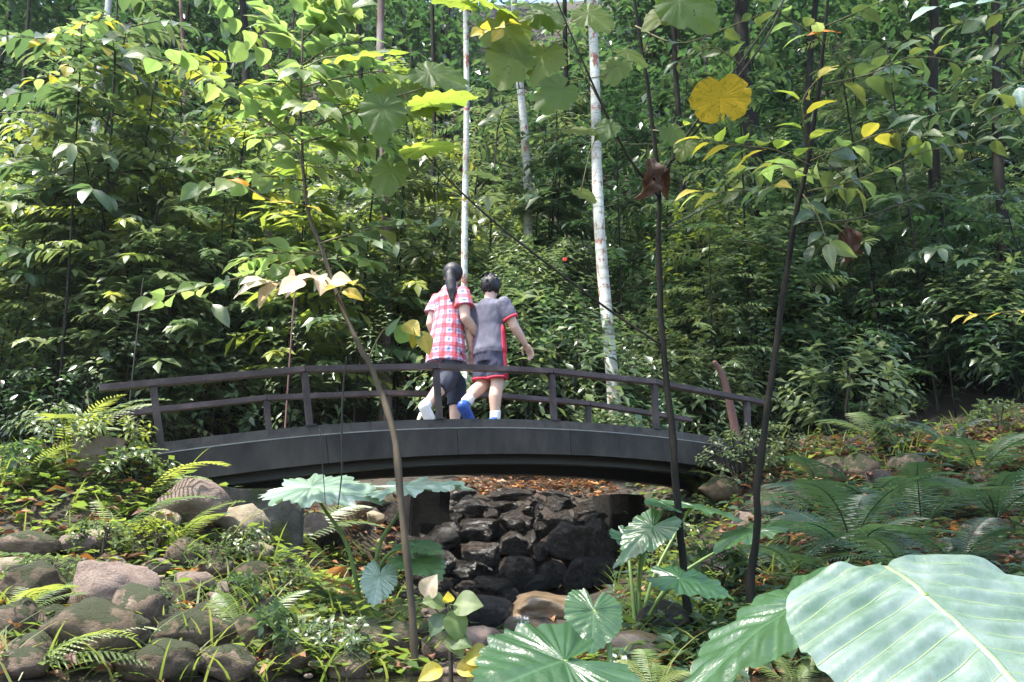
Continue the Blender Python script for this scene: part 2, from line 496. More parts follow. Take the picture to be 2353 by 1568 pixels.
for x in (-12, -6, 0, 6, 12):
    CTRL.append(np.array([x, 0.0, -1.5])); CTRL.append(np.array([x, -6.0, -1.9])); CTRL.append(np.array([x, 2.3, -1.1 + .03 * abs(x)]))
for x, y, z in ((-10, 5, .8), (-18, 6, 1.6), (9, 6, .9), (16, 8, 2.2), (9, 11, 2.9)):
    CTRL.append(np.array([x, y, z]))
CTRL = np.array(CTRL)


def _k(r2):
    return np.where(r2 > 1e-9, .5 * r2 * np.log(np.maximum(r2, 1e-9)), 0)


def _fit():
    P = CTRL[:, :2]; n = len(P)
    r2 = ((P[:, None] - P[None]) ** 2).sum(2)
    A = np.zeros((n + 3, n + 3)); A[:n, :n] = _k(r2) + np.eye(n) * .08
    A[:n, n] = 1; A[:n, n + 1:] = P; A[n:, :n] = A[:n, n:].T
    b = np.zeros(n + 3); b[:n] = CTRL[:, 2]
    return np.linalg.solve(A, b)


TW = _fit()


def ground_z(X, Y):
    X = np.atleast_1d(np.asarray(X, float)); Y = np.atleast_1d(np.asarray(Y, float))
    P = CTRL[:, :2]; n = len(P)
    r2 = (X[:, None] - P[None, :, 0]) ** 2 + (Y[:, None] - P[None, :, 1]) ** 2
    return _k(r2) @ TW[:n] + TW[n] + TW[n + 1] * X + TW[n + 2] * Y


def gz(x, y):
    return float(ground_z([x], [y])[0])


def on_ground(px, py, lo=2.0, hi=45.0):
    """where the sight line through a picture position first meets the ground"""
    d = ray(px, py); d = d / d[1]
    ys = np.linspace(lo, hi, 900)
    P = ys[:, None] * d[None]
    under = P[:, 2] < ground_z(P[:, 0], P[:, 1])
    i = int(np.argmax(under)) if under.any() else len(ys) - 1
    p = P[i]
    return np.array([p[0], p[1], gz(p[0], p[1])])


def make_ground():
    xs = np.concatenate([np.linspace(-45, -9, 25), np.linspace(-8.8, 9, 150), np.linspace(9.5, 45, 25)])
    ys = np.concatenate([np.linspace(-8, 2, 14), np.linspace(2.2, 13.5, 120), np.linspace(14, 62, 60)])
    X, Y = np.meshgrid(xs, ys)
    Z = ground_z(X.ravel(), Y.ravel())
    nz = np.array([noise.fractal(Vector((x * 1.7, y * 1.7, 3)), .8, 2.0, 4) for x, y in zip(X.ravel(), Y.ravel())])
    Z = Z + nz * .07
    V = np.stack([X.ravel(), Y.ravel(), Z], 1)
    nx, ny = len(xs), len(ys)
    Fc = [(j * nx + i, j * nx + i + 1, (j + 1) * nx + i + 1, (j + 1) * nx + i) for j in range(ny - 1) for i in range(nx - 1)]
    o = bpy.data.objects.new('ground', mesh_from('ground', V, Fc, MATS['soil']))
    link(o); prop(o, 'dark forest soil rising from the stream bed into a steep wooded hill', None, None, 'structure')


make_ground()


def make_water():
    pts = []
    xs = np.linspace(-3.0, 2.6, 60); ys = np.linspace(3.2, 9.9, 70)
    X, Y = np.meshgrid(xs, ys)
    Zw = np.where(Y < 5.6, -.34, np.where(Y < 7.0, -.22, -.03))
    Zw = np.array([-.36 + .34 * min(1, max(0, (y - 5.2) / 3.0)) for y in Y.ravel()])
    Zg = ground_z(X.ravel(), Y.ravel())
    keep = (Zw > Zg - .05).reshape(X.shape)
    nx = len(xs)
    V = np.stack([X.ravel(), Y.ravel(), Zw], 1)
    Fc = [(j * nx + i, j * nx + i + 1, (j + 1) * nx + i + 1, (j + 1) * nx + i) for j in range(len(ys) - 1) for i in range(nx - 1) if keep[j:j + 2, i:i + 2].any()]
    o = bpy.data.objects.new('stream_water', mesh_from('stream_water', V, Fc, MATS['stream_water']))
    link(o); prop(o, 'shallow dark stream water among the stones', None, None, 'structure')


make_water()

# ------------------------------------------------------------------ leaf templates and masses
def norm(v):
    v = np.asarray(v, float)
    return v / (np.linalg.norm(v, axis=-1, keepdims=True) + 1e-9)


def simple_leaf(w=.36, fold=.10, droop=.18):
    """12-triangle leaf, length 1 along x"""
    st = [(.0, .0), (.22, .36), (.5, .5), (.78, .33), (1.0, .0)]
    V = []
    for x, hw in st:
        z = -droop * x * x + .06 * math.sin(math.pi * x)
        if hw == 0: V.append((x, 0, z))
        else: V += [(x, -hw * w, z + fold * hw), (x, 0, z), (x, hw * w, z + fold * hw)]
    Fc = [(0, 1, 2), (0, 2, 3), (1, 4, 5, 2), (2, 5, 6, 3), (4, 7, 8, 5), (5, 8, 9, 6), (7, 10, 8), (8, 10, 9)]
    return np.array(V), Fc


def tiny_leaf(w=.4, fold=.08, droop=.15):
    V = [(0, 0, 0), (.45, -w * .5, fold * .5), (.5, 0, -droop * .2), (.45, w * .5, fold * .5), (1, 0, -droop)]
    return np.array(V), [(0, 1, 2), (0, 2, 3), (1, 4, 2), (2, 4, 3)]


def blade(w=.03, bend=.5):
    V = []
    for i in range(4):
        x = i / 4
        V += [(x, -w * (1 - x * .6), -bend * x * x), (x, w * (1 - x * .6), -bend * x * x)]
    V.append((1, 0, -bend))
    return np.array(V), [(0, 2, 3, 1), (2, 4, 5, 3), (4, 6, 7, 5), (6, 8, 7)]


def mass(name, tmpl, pos, d, up, size, tint, mat):
    """one mesh of many leaves"""
    TV, TF = tmpl
    pos = np.asarray(pos, float); N = len(pos)
    d = norm(d); y = norm(np.cross(up, d)); z = np.cross(d, y)
    size = np.broadcast_to(np.asarray(size, float), (N,))
    R = np.stack([d, y, z], axis=2) * size[:, None, None]
    V = np.einsum('nij,kj->nki', R, TV) + pos[:, None, :]
    k = len(TV)
    sizes = np.array([len(f) for f in TF]); flat = np.concatenate([np.array(f) for f in TF])
    loops = (flat[None] + (np.arange(N) * k)[:, None]).ravel()
    tot = np.tile(sizes, N); start = np.concatenate([[0], np.cumsum(tot)[:-1]])
    me = bpy.data.meshes.new(name)
    me.vertices.add(N * k); me.vertices.foreach_set('co', V.astype(np.float32).ravel())
    me.loops.add(len(loops)); me.loops.foreach_set('vertex_index', loops.astype(np.int32))
    me.polygons.add(len(tot)); me.polygons.foreach_set('loop_start', start.astype(np.int32))
    me.update(calc_edges=True)
    me.polygons.foreach_set('use_smooth', np.ones(len(tot), dtype=bool))
    a = me.attributes.new('tint', 'FLOAT', 'POINT'); a.data.foreach_set('value', np.repeat(np.broadcast_to(tint, (N,)), k).astype(np.float32))
    me.materials.append(mat)
    return me


def plant_leaves(r, h, spread, ntwig, nleaf, leaf, whorl=True, flat=.3, base=.12, lean=0.0):
    """leaf places of one shrub: arrays pos, dir, up, size, tint and its stems"""
    pos, dr, up, sz, ti, stems = [], [], [], [], [], []
    nst = max(2, ntwig // 7)
    tops = []
    for i in range(nst):
        a = r.uniform(0, 2 * math.pi); q = r.uniform(.2, .75)
        tops.append(np.array([math.cos(a) * spread * q + lean * h, math.sin(a) * spread * q, h * r.uniform(.6, .95)]))
        stems.append(([np.array([math.cos(a) * .04, math.sin(a) * .04, -.12]), tops[-1] * np.array([.3, .3, .45]), tops[-1]], .011 + .006 * h))
    for i in range(ntwig):
        a = r.uniform(0, 2 * math.pi)
        zz = base + (1 - base) * math.sqrt(r.uniform(.02, 1))
        prof = math.sin(math.pi * (.12 + .80 * zz)) ** .6
        rad = spread * prof * (.35 + .65 * math.sqrt(r.uniform(0, 1)))
        e = np.array([math.cos(a) * rad + lean * h * zz, math.sin(a) * rad, h * zz])
        j = int(np.argmin([np.linalg.norm((e - t) * np.array([1, 1, .5])) for t in tops]))
        s0 = tops[j] * min(1.0, max(.35, e[2] / max(.2, tops[j][2]) * .8))
        stems.append(([s0, (s0 + e) / 2 + np.array([0, 0, .05 * h]), e], .006))
        tw = norm(e - s0 + np.array([0, 0, .25 * h]))
        s1 = norm(np.cross(tw, [0.3, .1, 1.0])); s2 = np.cross(tw, s1)
        L = leaf * r.uniform(.75, 1.25)
        n = int(nleaf * r.uniform(.7, 1.3)) + 1
        young = r.uniform(-.15, .25)
        for k in range(n):
            an = k * 2.4 + r.uniform(-.3, .3)
            f = k / n
            p = e - tw * (L * (1.0 if not whorl else .55) * f * n / 4)
            o = s1 * math.cos(an) + s2 * math.sin(an)
            dd = norm(o + tw * r.uniform(.1, .6) * (1 - f) + np.array([0, 0, r.uniform(-flat, flat * .5)]))
            pos.append(p); dr.append(dd)
            up.append(norm(np.array([r.uniform(-.5, .5), r.uniform(-.5, .5) - .55, .9])))
            sz.append(L * r.uniform(.7, 1.1) * (.7 + .3 * f)); ti.append(min(1, max(0, .42 + young + r.uniform(-.22, .22) - .15 * f)))
    return [np.array(x) for x in (pos, dr, up, sz, ti)], stems


SHRUBS = []


def proto(seed, h, spread, ntwig, nleaf, leaf, mat, tmpl, **kw):
    r = np.random.default_rng(seed)
    lv, stems = plant_leaves(r, h, spread, ntwig, nleaf, leaf, **kw)
    fm = mass('foliage', tmpl, *lv, MATS[mat])
    b = MB()
    for P, rad in stems: b.tube(P, np.linspace(rad, rad * .5, len(P)), 5, False)
    sm = b.mesh('stem', MATS['twig'])
    return fm, sm, h


def place_shrub(pr, x, y, scale, rz, label, group='shrubs on the far bank', name='shrub', cat='shrub', z=None, tilt=0.0, zs=1.0):
    fm, sm, h = pr
    t = empty(name, (x, y, gz(x, y) - .02 if z is None else z), label, cat, group, rz)
    t.rotation_euler = (tilt, 0, rz)
    t.scale = (scale, scale, scale * zs)
    f = link(bpy.data.objects.new('foliage', fm), t); f['kind'] = 'stuff'
    link(bpy.data.objects.new('stem', sm), t)
    return t


SL, NL, WL = simple_leaf(), simple_leaf(.24, .08, .25), simple_leaf(.46, .1, .22)
KIND = {
    'whorl': proto(1, 1.5, .85, 36, 9, 0.26, 'pale_shrub_leaf', SL),
    'whorl_b': proto(2, 1.6, .95, 41, 8, 0.25, 'shrub_leaf', SL),
    'broad': proto(3, 1.4, .9, 32, 8, 0.33, 'shrub_leaf', WL),
    'narrow': proto(4, 1.6, .8, 48, 9, 0.26, 'pale_shrub_leaf', NL),
    'dark': proto(5, 1.6, .95, 44, 8, 0.29, 'dark_shrub_leaf', SL),
    'dark_b': proto(6, 1.3, .9, 36, 9, 0.23, 'dark_shrub_leaf', NL),
    'fine': proto(7, 1.6, .9, 90, 9, .11, 'shrub_leaf', SL),
    'yellow': proto(8, 1.6, .9, 60, 8, .15, 'yellow_shrub_leaf', WL),
    'tall': proto(9, 3.2, 1.1, 72, 9, 0.27, 'pale_shrub_leaf', SL, base=.25),
    'tall_b': proto(10, 3.0, 1.0, 72, 9, 0.25, 'shrub_leaf', WL, base=.25),
    'tall_dark': proto(12, 3.2, 1.1, 72, 9, 0.29, 'dark_shrub_leaf', SL, base=.2),
    'low': proto(13, .55, .5, 26, 7, .14, 'pale_shrub_leaf', SL, base=.3),
    'low_b': proto(14, .6, .5, 26, 7, .16, 'shrub_leaf', WL, base=.3),
    'low_y': proto(15, .5, .45, 30, 7, .11, 'yellow_shrub_leaf', SL, base=.3),
}


def giantmat():
    """green leaf with pale sky glare in its colour and crisp ribs that follow the leaf's own outline"""
    m, nt, out = newmat('giant_leaf')
    L = nt.links.new
    def attr(n):
        a = nt.nodes.new('ShaderNodeAttribute'); a.attribute_name = n; return a.outputs['Fac']
    lx, ly = attr('lx'), attr('ly')
    al = mathn(nt, 'ABSOLUTE', ly)
    q = mathn(nt, 'MULTIPLY', mathn(nt, 'SUBTRACT', lx, mathn(nt, 'MULTIPLY', al, .42)), 7.5)
    q = mathn(nt, 'ADD', q, mathn(nt, 'MULTIPLY', noise_n(nt, 4.0, 2, objcoord(nt)), .12))
    fr = mathn(nt, 'ABSOLUTE', mathn(nt, 'SUBTRACT', mathn(nt, 'FRACT', mathn(nt, 'ADD', q, 20.5)), .5))
    rib = ramp(nt, [(1, 1, 1), (0, 0, 0)], [.012, .028]); L(fr, rib.inputs[0])
    mid = ramp(nt, [(1, 1, 1), (0, 0, 0)], [.006, .014]); L(al, mid.inputs[0])
    rr = mathn(nt, 'MAXIMUM', rib.outputs[0], mid.outputs[0])
    # net of fine veins across the panels
    cmb = nt.nodes.new('ShaderNodeCombineXYZ'); L(mathn(nt, 'MULTIPLY', q, 1.4), cmb.inputs[0]); L(mathn(nt, 'MULTIPLY', ly, 26.0), cmb.inputs[1])
    vo = nt.nodes.new('ShaderNodeTexVoronoi'); vo.feature = 'DISTANCE_TO_EDGE'; vo.inputs['Scale'].default_value = 1.0; L(cmb.outputs[0], vo.inputs['Vector'])
    fine = ramp(nt, [(1, 1, 1), (0, 0, 0)], [.0, .09]); L(vo.outputs['Distance'], fine.inputs[0])
    nz = noise_n(nt, 5.0, 5, objcoord(nt), .6)
    nr_ = ramp(nt, [(.07, .125, .075), (.13, .185, .145), (.20, .25, .215)], [.34, .52, .68]); L(nz, nr_.inputs[0])  # pale bluish patches: sky glare put into the leaf colour
    c = mixc(nt, mathn(nt, 'MULTIPLY', fine.outputs[0], .07), nr_.outputs[0], (.07, .14, .07))
    c = mixc(nt, rib.outputs[0], c, (.20, .27, .12)); c = mixc(nt, mid.outputs[0], c, (.22, .29, .14))
    bl = noise_n(nt, 22.0, 3, objcoord(nt))
    br = ramp(nt, [(0, 0, 0), (1, 1, 1)], [.72, .76]); L(bl, br.inputs[0])
    c = mixc(nt, mathn(nt, 'MULTIPLY', br.outputs[0], .5), c, (.13, .10, .04))
    p = nt.nodes.new('ShaderNodeBsdfPrincipled'); L(c, p.inputs['Base Color'])
    rgh = ramp(nt, [(.24, .24, .24), (.42, .42, .42)], [.3, .7]); L(noise_n(nt, 11.0, 4, objcoord(nt)), rgh.inputs[0]); L(rgh.outputs[0], p.inputs['Roughness'])
    p.inputs['Specular IOR Level'].default_value = .9
    hgt = mathn(nt, 'SUBTRACT', mathn(nt, 'MULTIPLY', noise_n(nt, 30.0, 4, objcoord(nt)), .25), mathn(nt, 'ADD', mathn(nt, 'MULTIPLY', rr, 1.0), mathn(nt, 'MULTIPLY', fine.outputs[0], .08)))
    bp_ = nt.nodes.new('ShaderNodeBump'); bp_.inputs['Strength'].default_value = .6; bp_.inputs['Distance'].default_value = .006
    L(hgt, bp_.inputs['Height']); L(bp_.outputs[0], p.inputs['Normal'])
    ts = nt.nodes.new('ShaderNodeBsdfTranslucent'); ts.inputs['Color'].default_value = (.16, .30, .08, 1)
    mx = nt.nodes.new('ShaderNodeMixShader'); mx.inputs[0].default_value = .14
    L(p.outputs[0], mx.inputs[1]); L(ts.outputs[0], mx.inputs[2]); L(mx.outputs[0], out.inputs['Surface'])


giantmat()


def spray_leaves(r, h, leaf, spread=1.0, nb=None, z0=.25, droop=.25):
    """slim understory tree: flat tiers of leafy twigs round a thin stem"""
    pos, dr, up, sz, ti, stems = [], [], [], [], [], []
    bend = r.uniform(-.08, .08, 2) * h
    st = lambda f: np.array([bend[0] * f * f, bend[1] * f * f, h * f])
    stems.append(([st(f) for f in np.linspace(-.02, 1, 7)], .006 + .0032 * h))
    nb = nb or int(7 + 3.2 * h)
    for i in range(nb):
        f = z0 + (1 - z0) * (i + r.uniform(0, 1)) / nb
        a = i * 2.4 + r.uniform(-.4, .4)
        Lb = min(1.9, .16 * h + .55) * spread * (1.05 - .65 * (f - z0) / (1 - z0)) * r.uniform(.65, 1.2)
        p0 = st(f); dh = np.array([math.cos(a), math.sin(a), 0])
        rise = r.uniform(.05, .5)
        path = lambda s: p0 + dh * Lb * s + np.array([0, 0, Lb * (rise * s - (rise + droop) * .75 * s * s)])
        stems.append(([path(0), path(.5), path(1.0)], .007))
        n = max(4, int(Lb / (leaf * .40)))
        L0 = leaf * r.uniform(.75, 1.3); yg = r.uniform(-.2, .3); roll = r.uniform(-.35, .35)
        sd = np.array([-dh[1], dh[0], roll])
        for k in range(n + 1):
            s = .15 + .85 * k / n; t = norm(path(min(1, s + .05)) - path(s - .05))
            for g in ((1, -1) if k < n else (0,)):
                d = norm(sd * g + t * r.uniform(.45, .9) + np.array([0, 0, -r.uniform(0, .45)]) + r.normal(size=3) * .15)
                pos.append(path(s)); dr.append(d); up.append(norm(np.array([-dh[1] * roll * -.6 + r.normal() * .22, dh[0] * roll * .6 + r.normal() * .28 - .30, 1.0])))
                sz.append(L0 * r.uniform(.75, 1.15) * (1.1 - .35 * s)); ti.append(min(1, max(0, .4 + yg + .25 * (s - .5) + r.uniform(-.2, .2))))
    return [np.array(x) for x in (pos, dr, up, sz, ti)], stems


def proto_spray(seed, h, leaf, mat, tmpl, **k):
    r = np.random.default_rng(seed)
    lv, stems = spray_leaves(r, h, leaf, **k)
    b = MB()
    for P, rad in stems: b.tube(P, np.linspace(rad, rad * .4, len(P)), 5, False)
    return mass('foliage', tmpl, *lv, MATS[mat]), b.mesh('stem', MATS['twig']), h


KIND.update({
    'creeper': proto(31, 1.0, .62, 70, 8, .10, 'pale_shrub_leaf', WL, base=.05, flat=.6),
    'tier': proto_spray(21, 4.0, .22, 'pale_shrub_leaf', SL, spread=1.1), 'tier_b': proto_spray(22, 4.2, .26, 'shrub_leaf', WL, spread=1.1),
    'tier_y': proto_spray(23, 3.8, .19, 'yellow_shrub_leaf', WL, spread=1.1), 'tier_d': proto_spray(24, 4.2, .28, 'dark_shrub_leaf', SL, spread=1.2), 'tier_n': proto_spray(25, 4.0, .24, 'pale_shrub_leaf', NL, spread=1.1),
})

# ------------------------------------------------------------------ the footbridge
def cross_section(t, s0, s1, h0, h1):
    return [bp(t, s0, h0), bp(t, s1, h0), bp(t, s1, h1), bp(t, s0, h1)]


def make_bridge():
    base = bp(2.5, .62, -.33)
    t0 = empty('footbridge', base, 'arched dark footbridge with low purple brown handrails over the stony stream', 'bridge')
    W = BR['w']

    def arc(ta, tb, n, s0, s1, h0, h1):
        return np.array([cross_section(t, s0, s1, h0, h1) for t in np.linspace(ta, tb, n)]) - base

    def part(name, mat, secs, smooth=False):
        b = MB(); b.strip(secs); return b.build(name, MATS[mat], t0, smooth)
    n = 38
    edges = np.linspace(-.2, 5.5, n + 1)
    for i in range(n):
        j = .0015 * math.sin(i * 7.3)
        part('plank', 'plank_wood', arc(edges[i] + .0005, edges[i + 1] - .0005, 2, -.005 + j, W + .005 + j, -.088, 0))
    cuts = [-.2, 1.10, 2.12, 3.12, 4.12, 5.5]
    for s0, s1 in ((-.03, .015), (W - .015, W + .03)):
        for a, b in zip(cuts[:-1], cuts[1:]):
            part('fascia_panel', 'fascia_paint', arc(a + .002, b - .002, 12, s0, s1, -.335, -.094))
    for a, b in zip(cuts[:-1], cuts[1:]):
        part('lit_ledge_line', 'lit_ledge_paint', arc(a + .003, b - .003, 12, -.034, -.004, -.0925, -.084))  # added pale strip; light caught by the fascia ledge put in as colour
    for s in (.22, W - .22):
        part('beam', 'beam_steel', arc(-.15, 5.45, 30, s - .05, s + .05, -.40, -.09))
    for i in range(6):
        b = MB()
        a_, b_ = .1 + i * .9, .1 + i * .9 + .8
        P = [bp(a_, .28, -.25), bp(b_, W - .28, -.25)] if i % 2 == 0 else [bp(a_, W - .28, -.25), bp(b_, .28, -.25)]
        b.tube(np.array(P) - base, [.025, .025], 6); b.build('cross_brace', MATS['beam_steel'], t0)
    for s, ts, ta, tb in ((.02, [0, 1, 2, 3, 4, 5], -.32, 5.22), (W - .02, [-.09, .91, 1.91, 2.91, 3.91, 4.91], -.36, 5.1)):
        for t in ts:
            h = .475
            low = -.02 if .3 < t < 5 else -.22
            ww = .026
            dt = ww / BR['s']
            secs = [[bp(t - dt, s - ww, low), bp(t + dt, s - ww, low), bp(t + dt, s + ww, low), bp(t - dt, s + ww, low)],
                    [bp(t - dt, s - ww, h), bp(t + dt, s - ww, h), bp(t + dt, s + ww, h), bp(t - dt, s + ww, h)]]
            part('post', 'post_paint', np.array(secs) - base)
            b = MB(); c = np.array(secs[0]); m = c.mean(0)
            if .3 < t < 5:
                pl = m + (c - m) * 1.7 + np.array([0, 0, .021])
                b.hexa(list(pl - base) + list(pl + np.array([0, 0, .012]) - base)); b.build('base_plate', MATS['beam_steel'], t0, False)
        jo = [ta] + [t for t in ts if ta + .5 < t < tb - .4] + [tb]
        for a, b in zip(jo[:-1], jo[1:]):
            # straight lengths of rail, mitred at each joint
            A, B = cross_section(a + .003, s - .045, s + .045, .478, .528), cross_section(b - .003, s - .045, s + .045, .478, .528)
            part('handrail', 'rail_paint', np.array([A, B]) - base)
    return t0


make_bridge()


def block(name, label, cat, c, size, rz, mat, rough=.012, seed=0):
    """weathered block with uneven faces"""
    nx = 7
    b = MB(); V = []; r = np.random.default_rng(seed)
    me = bpy.data.meshes.new(name)
    import bmesh
    bm = bmesh.new(); bmesh.ops.create_cube(bm, size=1.0)
    bmesh.ops.bevel(bm, geom=bm.edges[:] , offset=.03, segments=2, affect='EDGES')
    bmesh.ops.subdivide_edges(bm, edges=bm.edges[:], cuts=3, use_grid_fill=True)
    for v in bm.verts:
        p = Vector((v.co.x * size[0], v.co.y * size[1], (v.co.z + .5) * size[2]))
        v.co = p + Vector(noise.noise_vector(p * 6 + Vector((seed, 0, 0)))) * rough
    bm.to_mesh(me); bm.free()
    for p in me.polygons: p.use_smooth = False
    me.materials.append(MATS[mat])
    o = bpy.data.objects.new(name, me); o.location = tuple(c); o.rotation_euler = (0, 0, rz)
    link(o); prop(o, label, cat)
    return o


TH = BR['th']
_c = (bp(.56, .50) * 1.0); block('abutment', 'mossy grey concrete abutment under the left end of the footbridge', 'abutment', (_c[0] - .02, _c[1], .2), (1.05, 1.20, bp(.22, 0, -.39)[2] - .2), TH, 'concrete', .02, 1)
_c = bp(-.38, -.02); block('end_block', 'brown stone block half buried in leaves at the left bridge end', 'stone block', (_c[0], _c[1], .78), (.36, .34, .42), TH, 'old_block', .02, 2)
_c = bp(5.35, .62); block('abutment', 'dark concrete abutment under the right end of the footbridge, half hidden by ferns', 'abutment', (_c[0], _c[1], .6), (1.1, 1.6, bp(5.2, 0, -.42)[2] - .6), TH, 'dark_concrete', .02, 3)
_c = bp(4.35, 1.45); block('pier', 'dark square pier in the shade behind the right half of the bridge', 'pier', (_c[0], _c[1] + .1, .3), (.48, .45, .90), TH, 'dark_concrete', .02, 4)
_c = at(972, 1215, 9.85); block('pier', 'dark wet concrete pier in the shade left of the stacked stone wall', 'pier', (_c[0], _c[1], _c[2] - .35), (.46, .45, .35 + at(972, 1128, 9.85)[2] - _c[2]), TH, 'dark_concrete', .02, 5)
_c = bp(5.75, -.12); block('kerb_block', 'low brown kerb block where the right end of the bridge meets the leaf strewn path', 'stone block', (_c[0], _c[1], _c[2] - .32), (.75, .3, .3), TH, 'old_block', .02, 6)


# ------------------------------------------------------------------ people
def remesh(b, name, mat, voxel, parent, it=4, fac=.5, folds=0.0, fdir=(1, 1, .35)):
    me = b.mesh('tmp', None)
    o = link(bpy.data.objects.new('tmp', me))
    m = o.modifiers.new('r', 'REMESH'); m.mode = 'VOXEL'; m.voxel_size = voxel
    if it:
        m2 = o.modifiers.new('s', 'SMOOTH'); m2.iterations = it; m2.factor = fac
    dg = bpy.context.evaluated_depsgraph_get()
    new = bpy.data.meshes.new_from_object(o.evaluated_get(dg))
    bpy.data.objects.remove(o); bpy.data.meshes.remove(me)
    new.name = name
    if folds:
        nv = len(new.vertices)
        co = np.zeros(nv * 3); new.vertices.foreach_get('co', co); co = co.reshape(-1, 3)
        nn = np.zeros(nv * 3); new.vertices.foreach_get('normal', nn); nn = nn.reshape(-1, 3)
        dsp = np.array([noise.noise(Vector((c[0] * 9 * fdir[0] + c[2] * 5, c[1] * 9 * fdir[1], c[2] * 15 * fdir[2]))) + .5 * noise.noise(Vector((c[0] * 24 - c[2] * 9, c[1] * 24, c[2] * 20 * fdir[2] + 7))) for c in co])
        co = co + nn * (dsp * folds)[:, None]
        new.vertices.foreach_set('co', co.astype(np.float32).ravel()); new.update()
    new.materials.clear()
    new.materials.append(MATS[mat])
    new.polygons.foreach_set('use_smooth', np.ones(len(new.polygons), dtype=bool))
    return link(bpy.data.objects.new(name, new), parent)


def limb(b, pts, rad, n=12):
    P = np.array(pts, float)
    # rounded path through the joints
    Q, R = [], []
    for i in range(len(P) - 1):
        for f in np.linspace(0, 1, 7)[:-1]:
            Q.append(P[i] * (1 - f) + P[i + 1] * f); R.append(rad[i] * (1 - f) + rad[i + 1] * f)
    Q.append(P[-1]); R.append(rad[-1])
    b.tube(Q, R, n)
    for p, r in zip(P, rad): b.ball(p, r)


def hand(b, w, d, side, S, curl=.5):
    """palm, four unequal bent fingers and a thumb; w wrist, d pointing along the forearm"""
    d = norm(d); u = norm(np.cross(d, [0, 1, 0])); lat = np.cross(u, d)
    palm = w + d * .045 * S
    Rm = np.stack([d, lat, u], 1)
    b.ball(palm, .045 * S, (1.0, .82, .38), R=Rm)
    for k, (off, ln) in enumerate(((.026, .068), (.009, .076), (-.009, .070), (-.025, .055))):
        p0 = palm + d * .03 * S + lat * off * S * 1.1
        p1 = p0 + norm(d - u * curl * .5) * ln * .42 * S
        p2 = p1 + norm(d * .8 - u * curl * 1.2) * ln * .33 * S
        p3 = p2 + norm(d * .4 - u * curl * 1.9) * ln * .25 * S
        limb(b, [palm + lat * off * S * .7, p0, p1, p2, p3], np.array([.010, .010, .009, .008, .0065]) * S, 8)
    th = palm - d * .015 * S + lat * .03 * S * side
    limb(b, [th, th + norm(lat * side + d * .5 - u * .3) * .034 * S, th + norm(lat * side * .5 + d * .9 - u * .5) * .058 * S], np.array([.013, .011, .008]) * S, 8)


def head(b, c, h, yaw, S):
    """skull, jaw, nose, ears; h is half of the head's height"""
    cy, sy = math.cos(yaw), math.sin(yaw)
    Rz = np.array([[cy, -sy, 0], [sy, cy, 0], [0, 0, 1]])
    g = lambda x, y, z: np.asarray(c) + Rz @ np.array([x, y, z]) * h
    b.ball(g(-.05, 0, .15), h, (.86, .74, .86), 16, 12, Rz)
    b.ball(g(.14, 0, -.30), h, (.62, .56, .66), 14, 10, Rz)
    b.ball(g(.22, 0, -.66), h, (.40, .36, .30), 12, 8, Rz)
    limb(b, [g(.74, 0, .10), g(.92, 0, -.22)], [.09 * h, .15 * h], 8)
    for s in (1, -1):
        b.ball(g(-.02, s * .74, -.08), h, (.20, .09, .27), 10, 8, Rz)
        b.ball(g(.60, s * .28, -.2), h, (.2, .2, .16), 8, 6, Rz)
    return g, Rz


def face(parent, g, Rz, h):
    for s in (1, -1):
        b = MB(); b.ball(g(.76, s * .30, .05), h * .11, (.6, 1.2, .6), 10, 7, Rz); b.build('eye', MATS['dark_eye'], parent)
        b = MB(); limb(b, [g(.80, s * .16, .24), g(.72, s * .46, .25)], [h * .04, h * .035], 6); b.build('eyebrow', MATS['black_hair'], parent)
    b = MB(); b.ball(g(.80, 0, -.50), h * .16, (.4, 1.1, .35), 10, 7, Rz); b.build('mouth', MATS['lip'], parent)


def foot(b, ank, toe, S):
    ank, toe = np.array(ank, float), np.array(toe, float)
    d = norm(toe - ank)
    heel = ank - norm(np.array([d[0], d[1], 0.0])) * .03 * S + (0, 0, -.03 * S)
    limb(b, [ank, heel + (0, 0, .005)], [.030 * S, .026 * S], 10)
    limb(b, [heel, heel * .5 + toe * .5, heel * .2 + toe * .8], [.024 * S, .026 * S, .018 * S], 10)


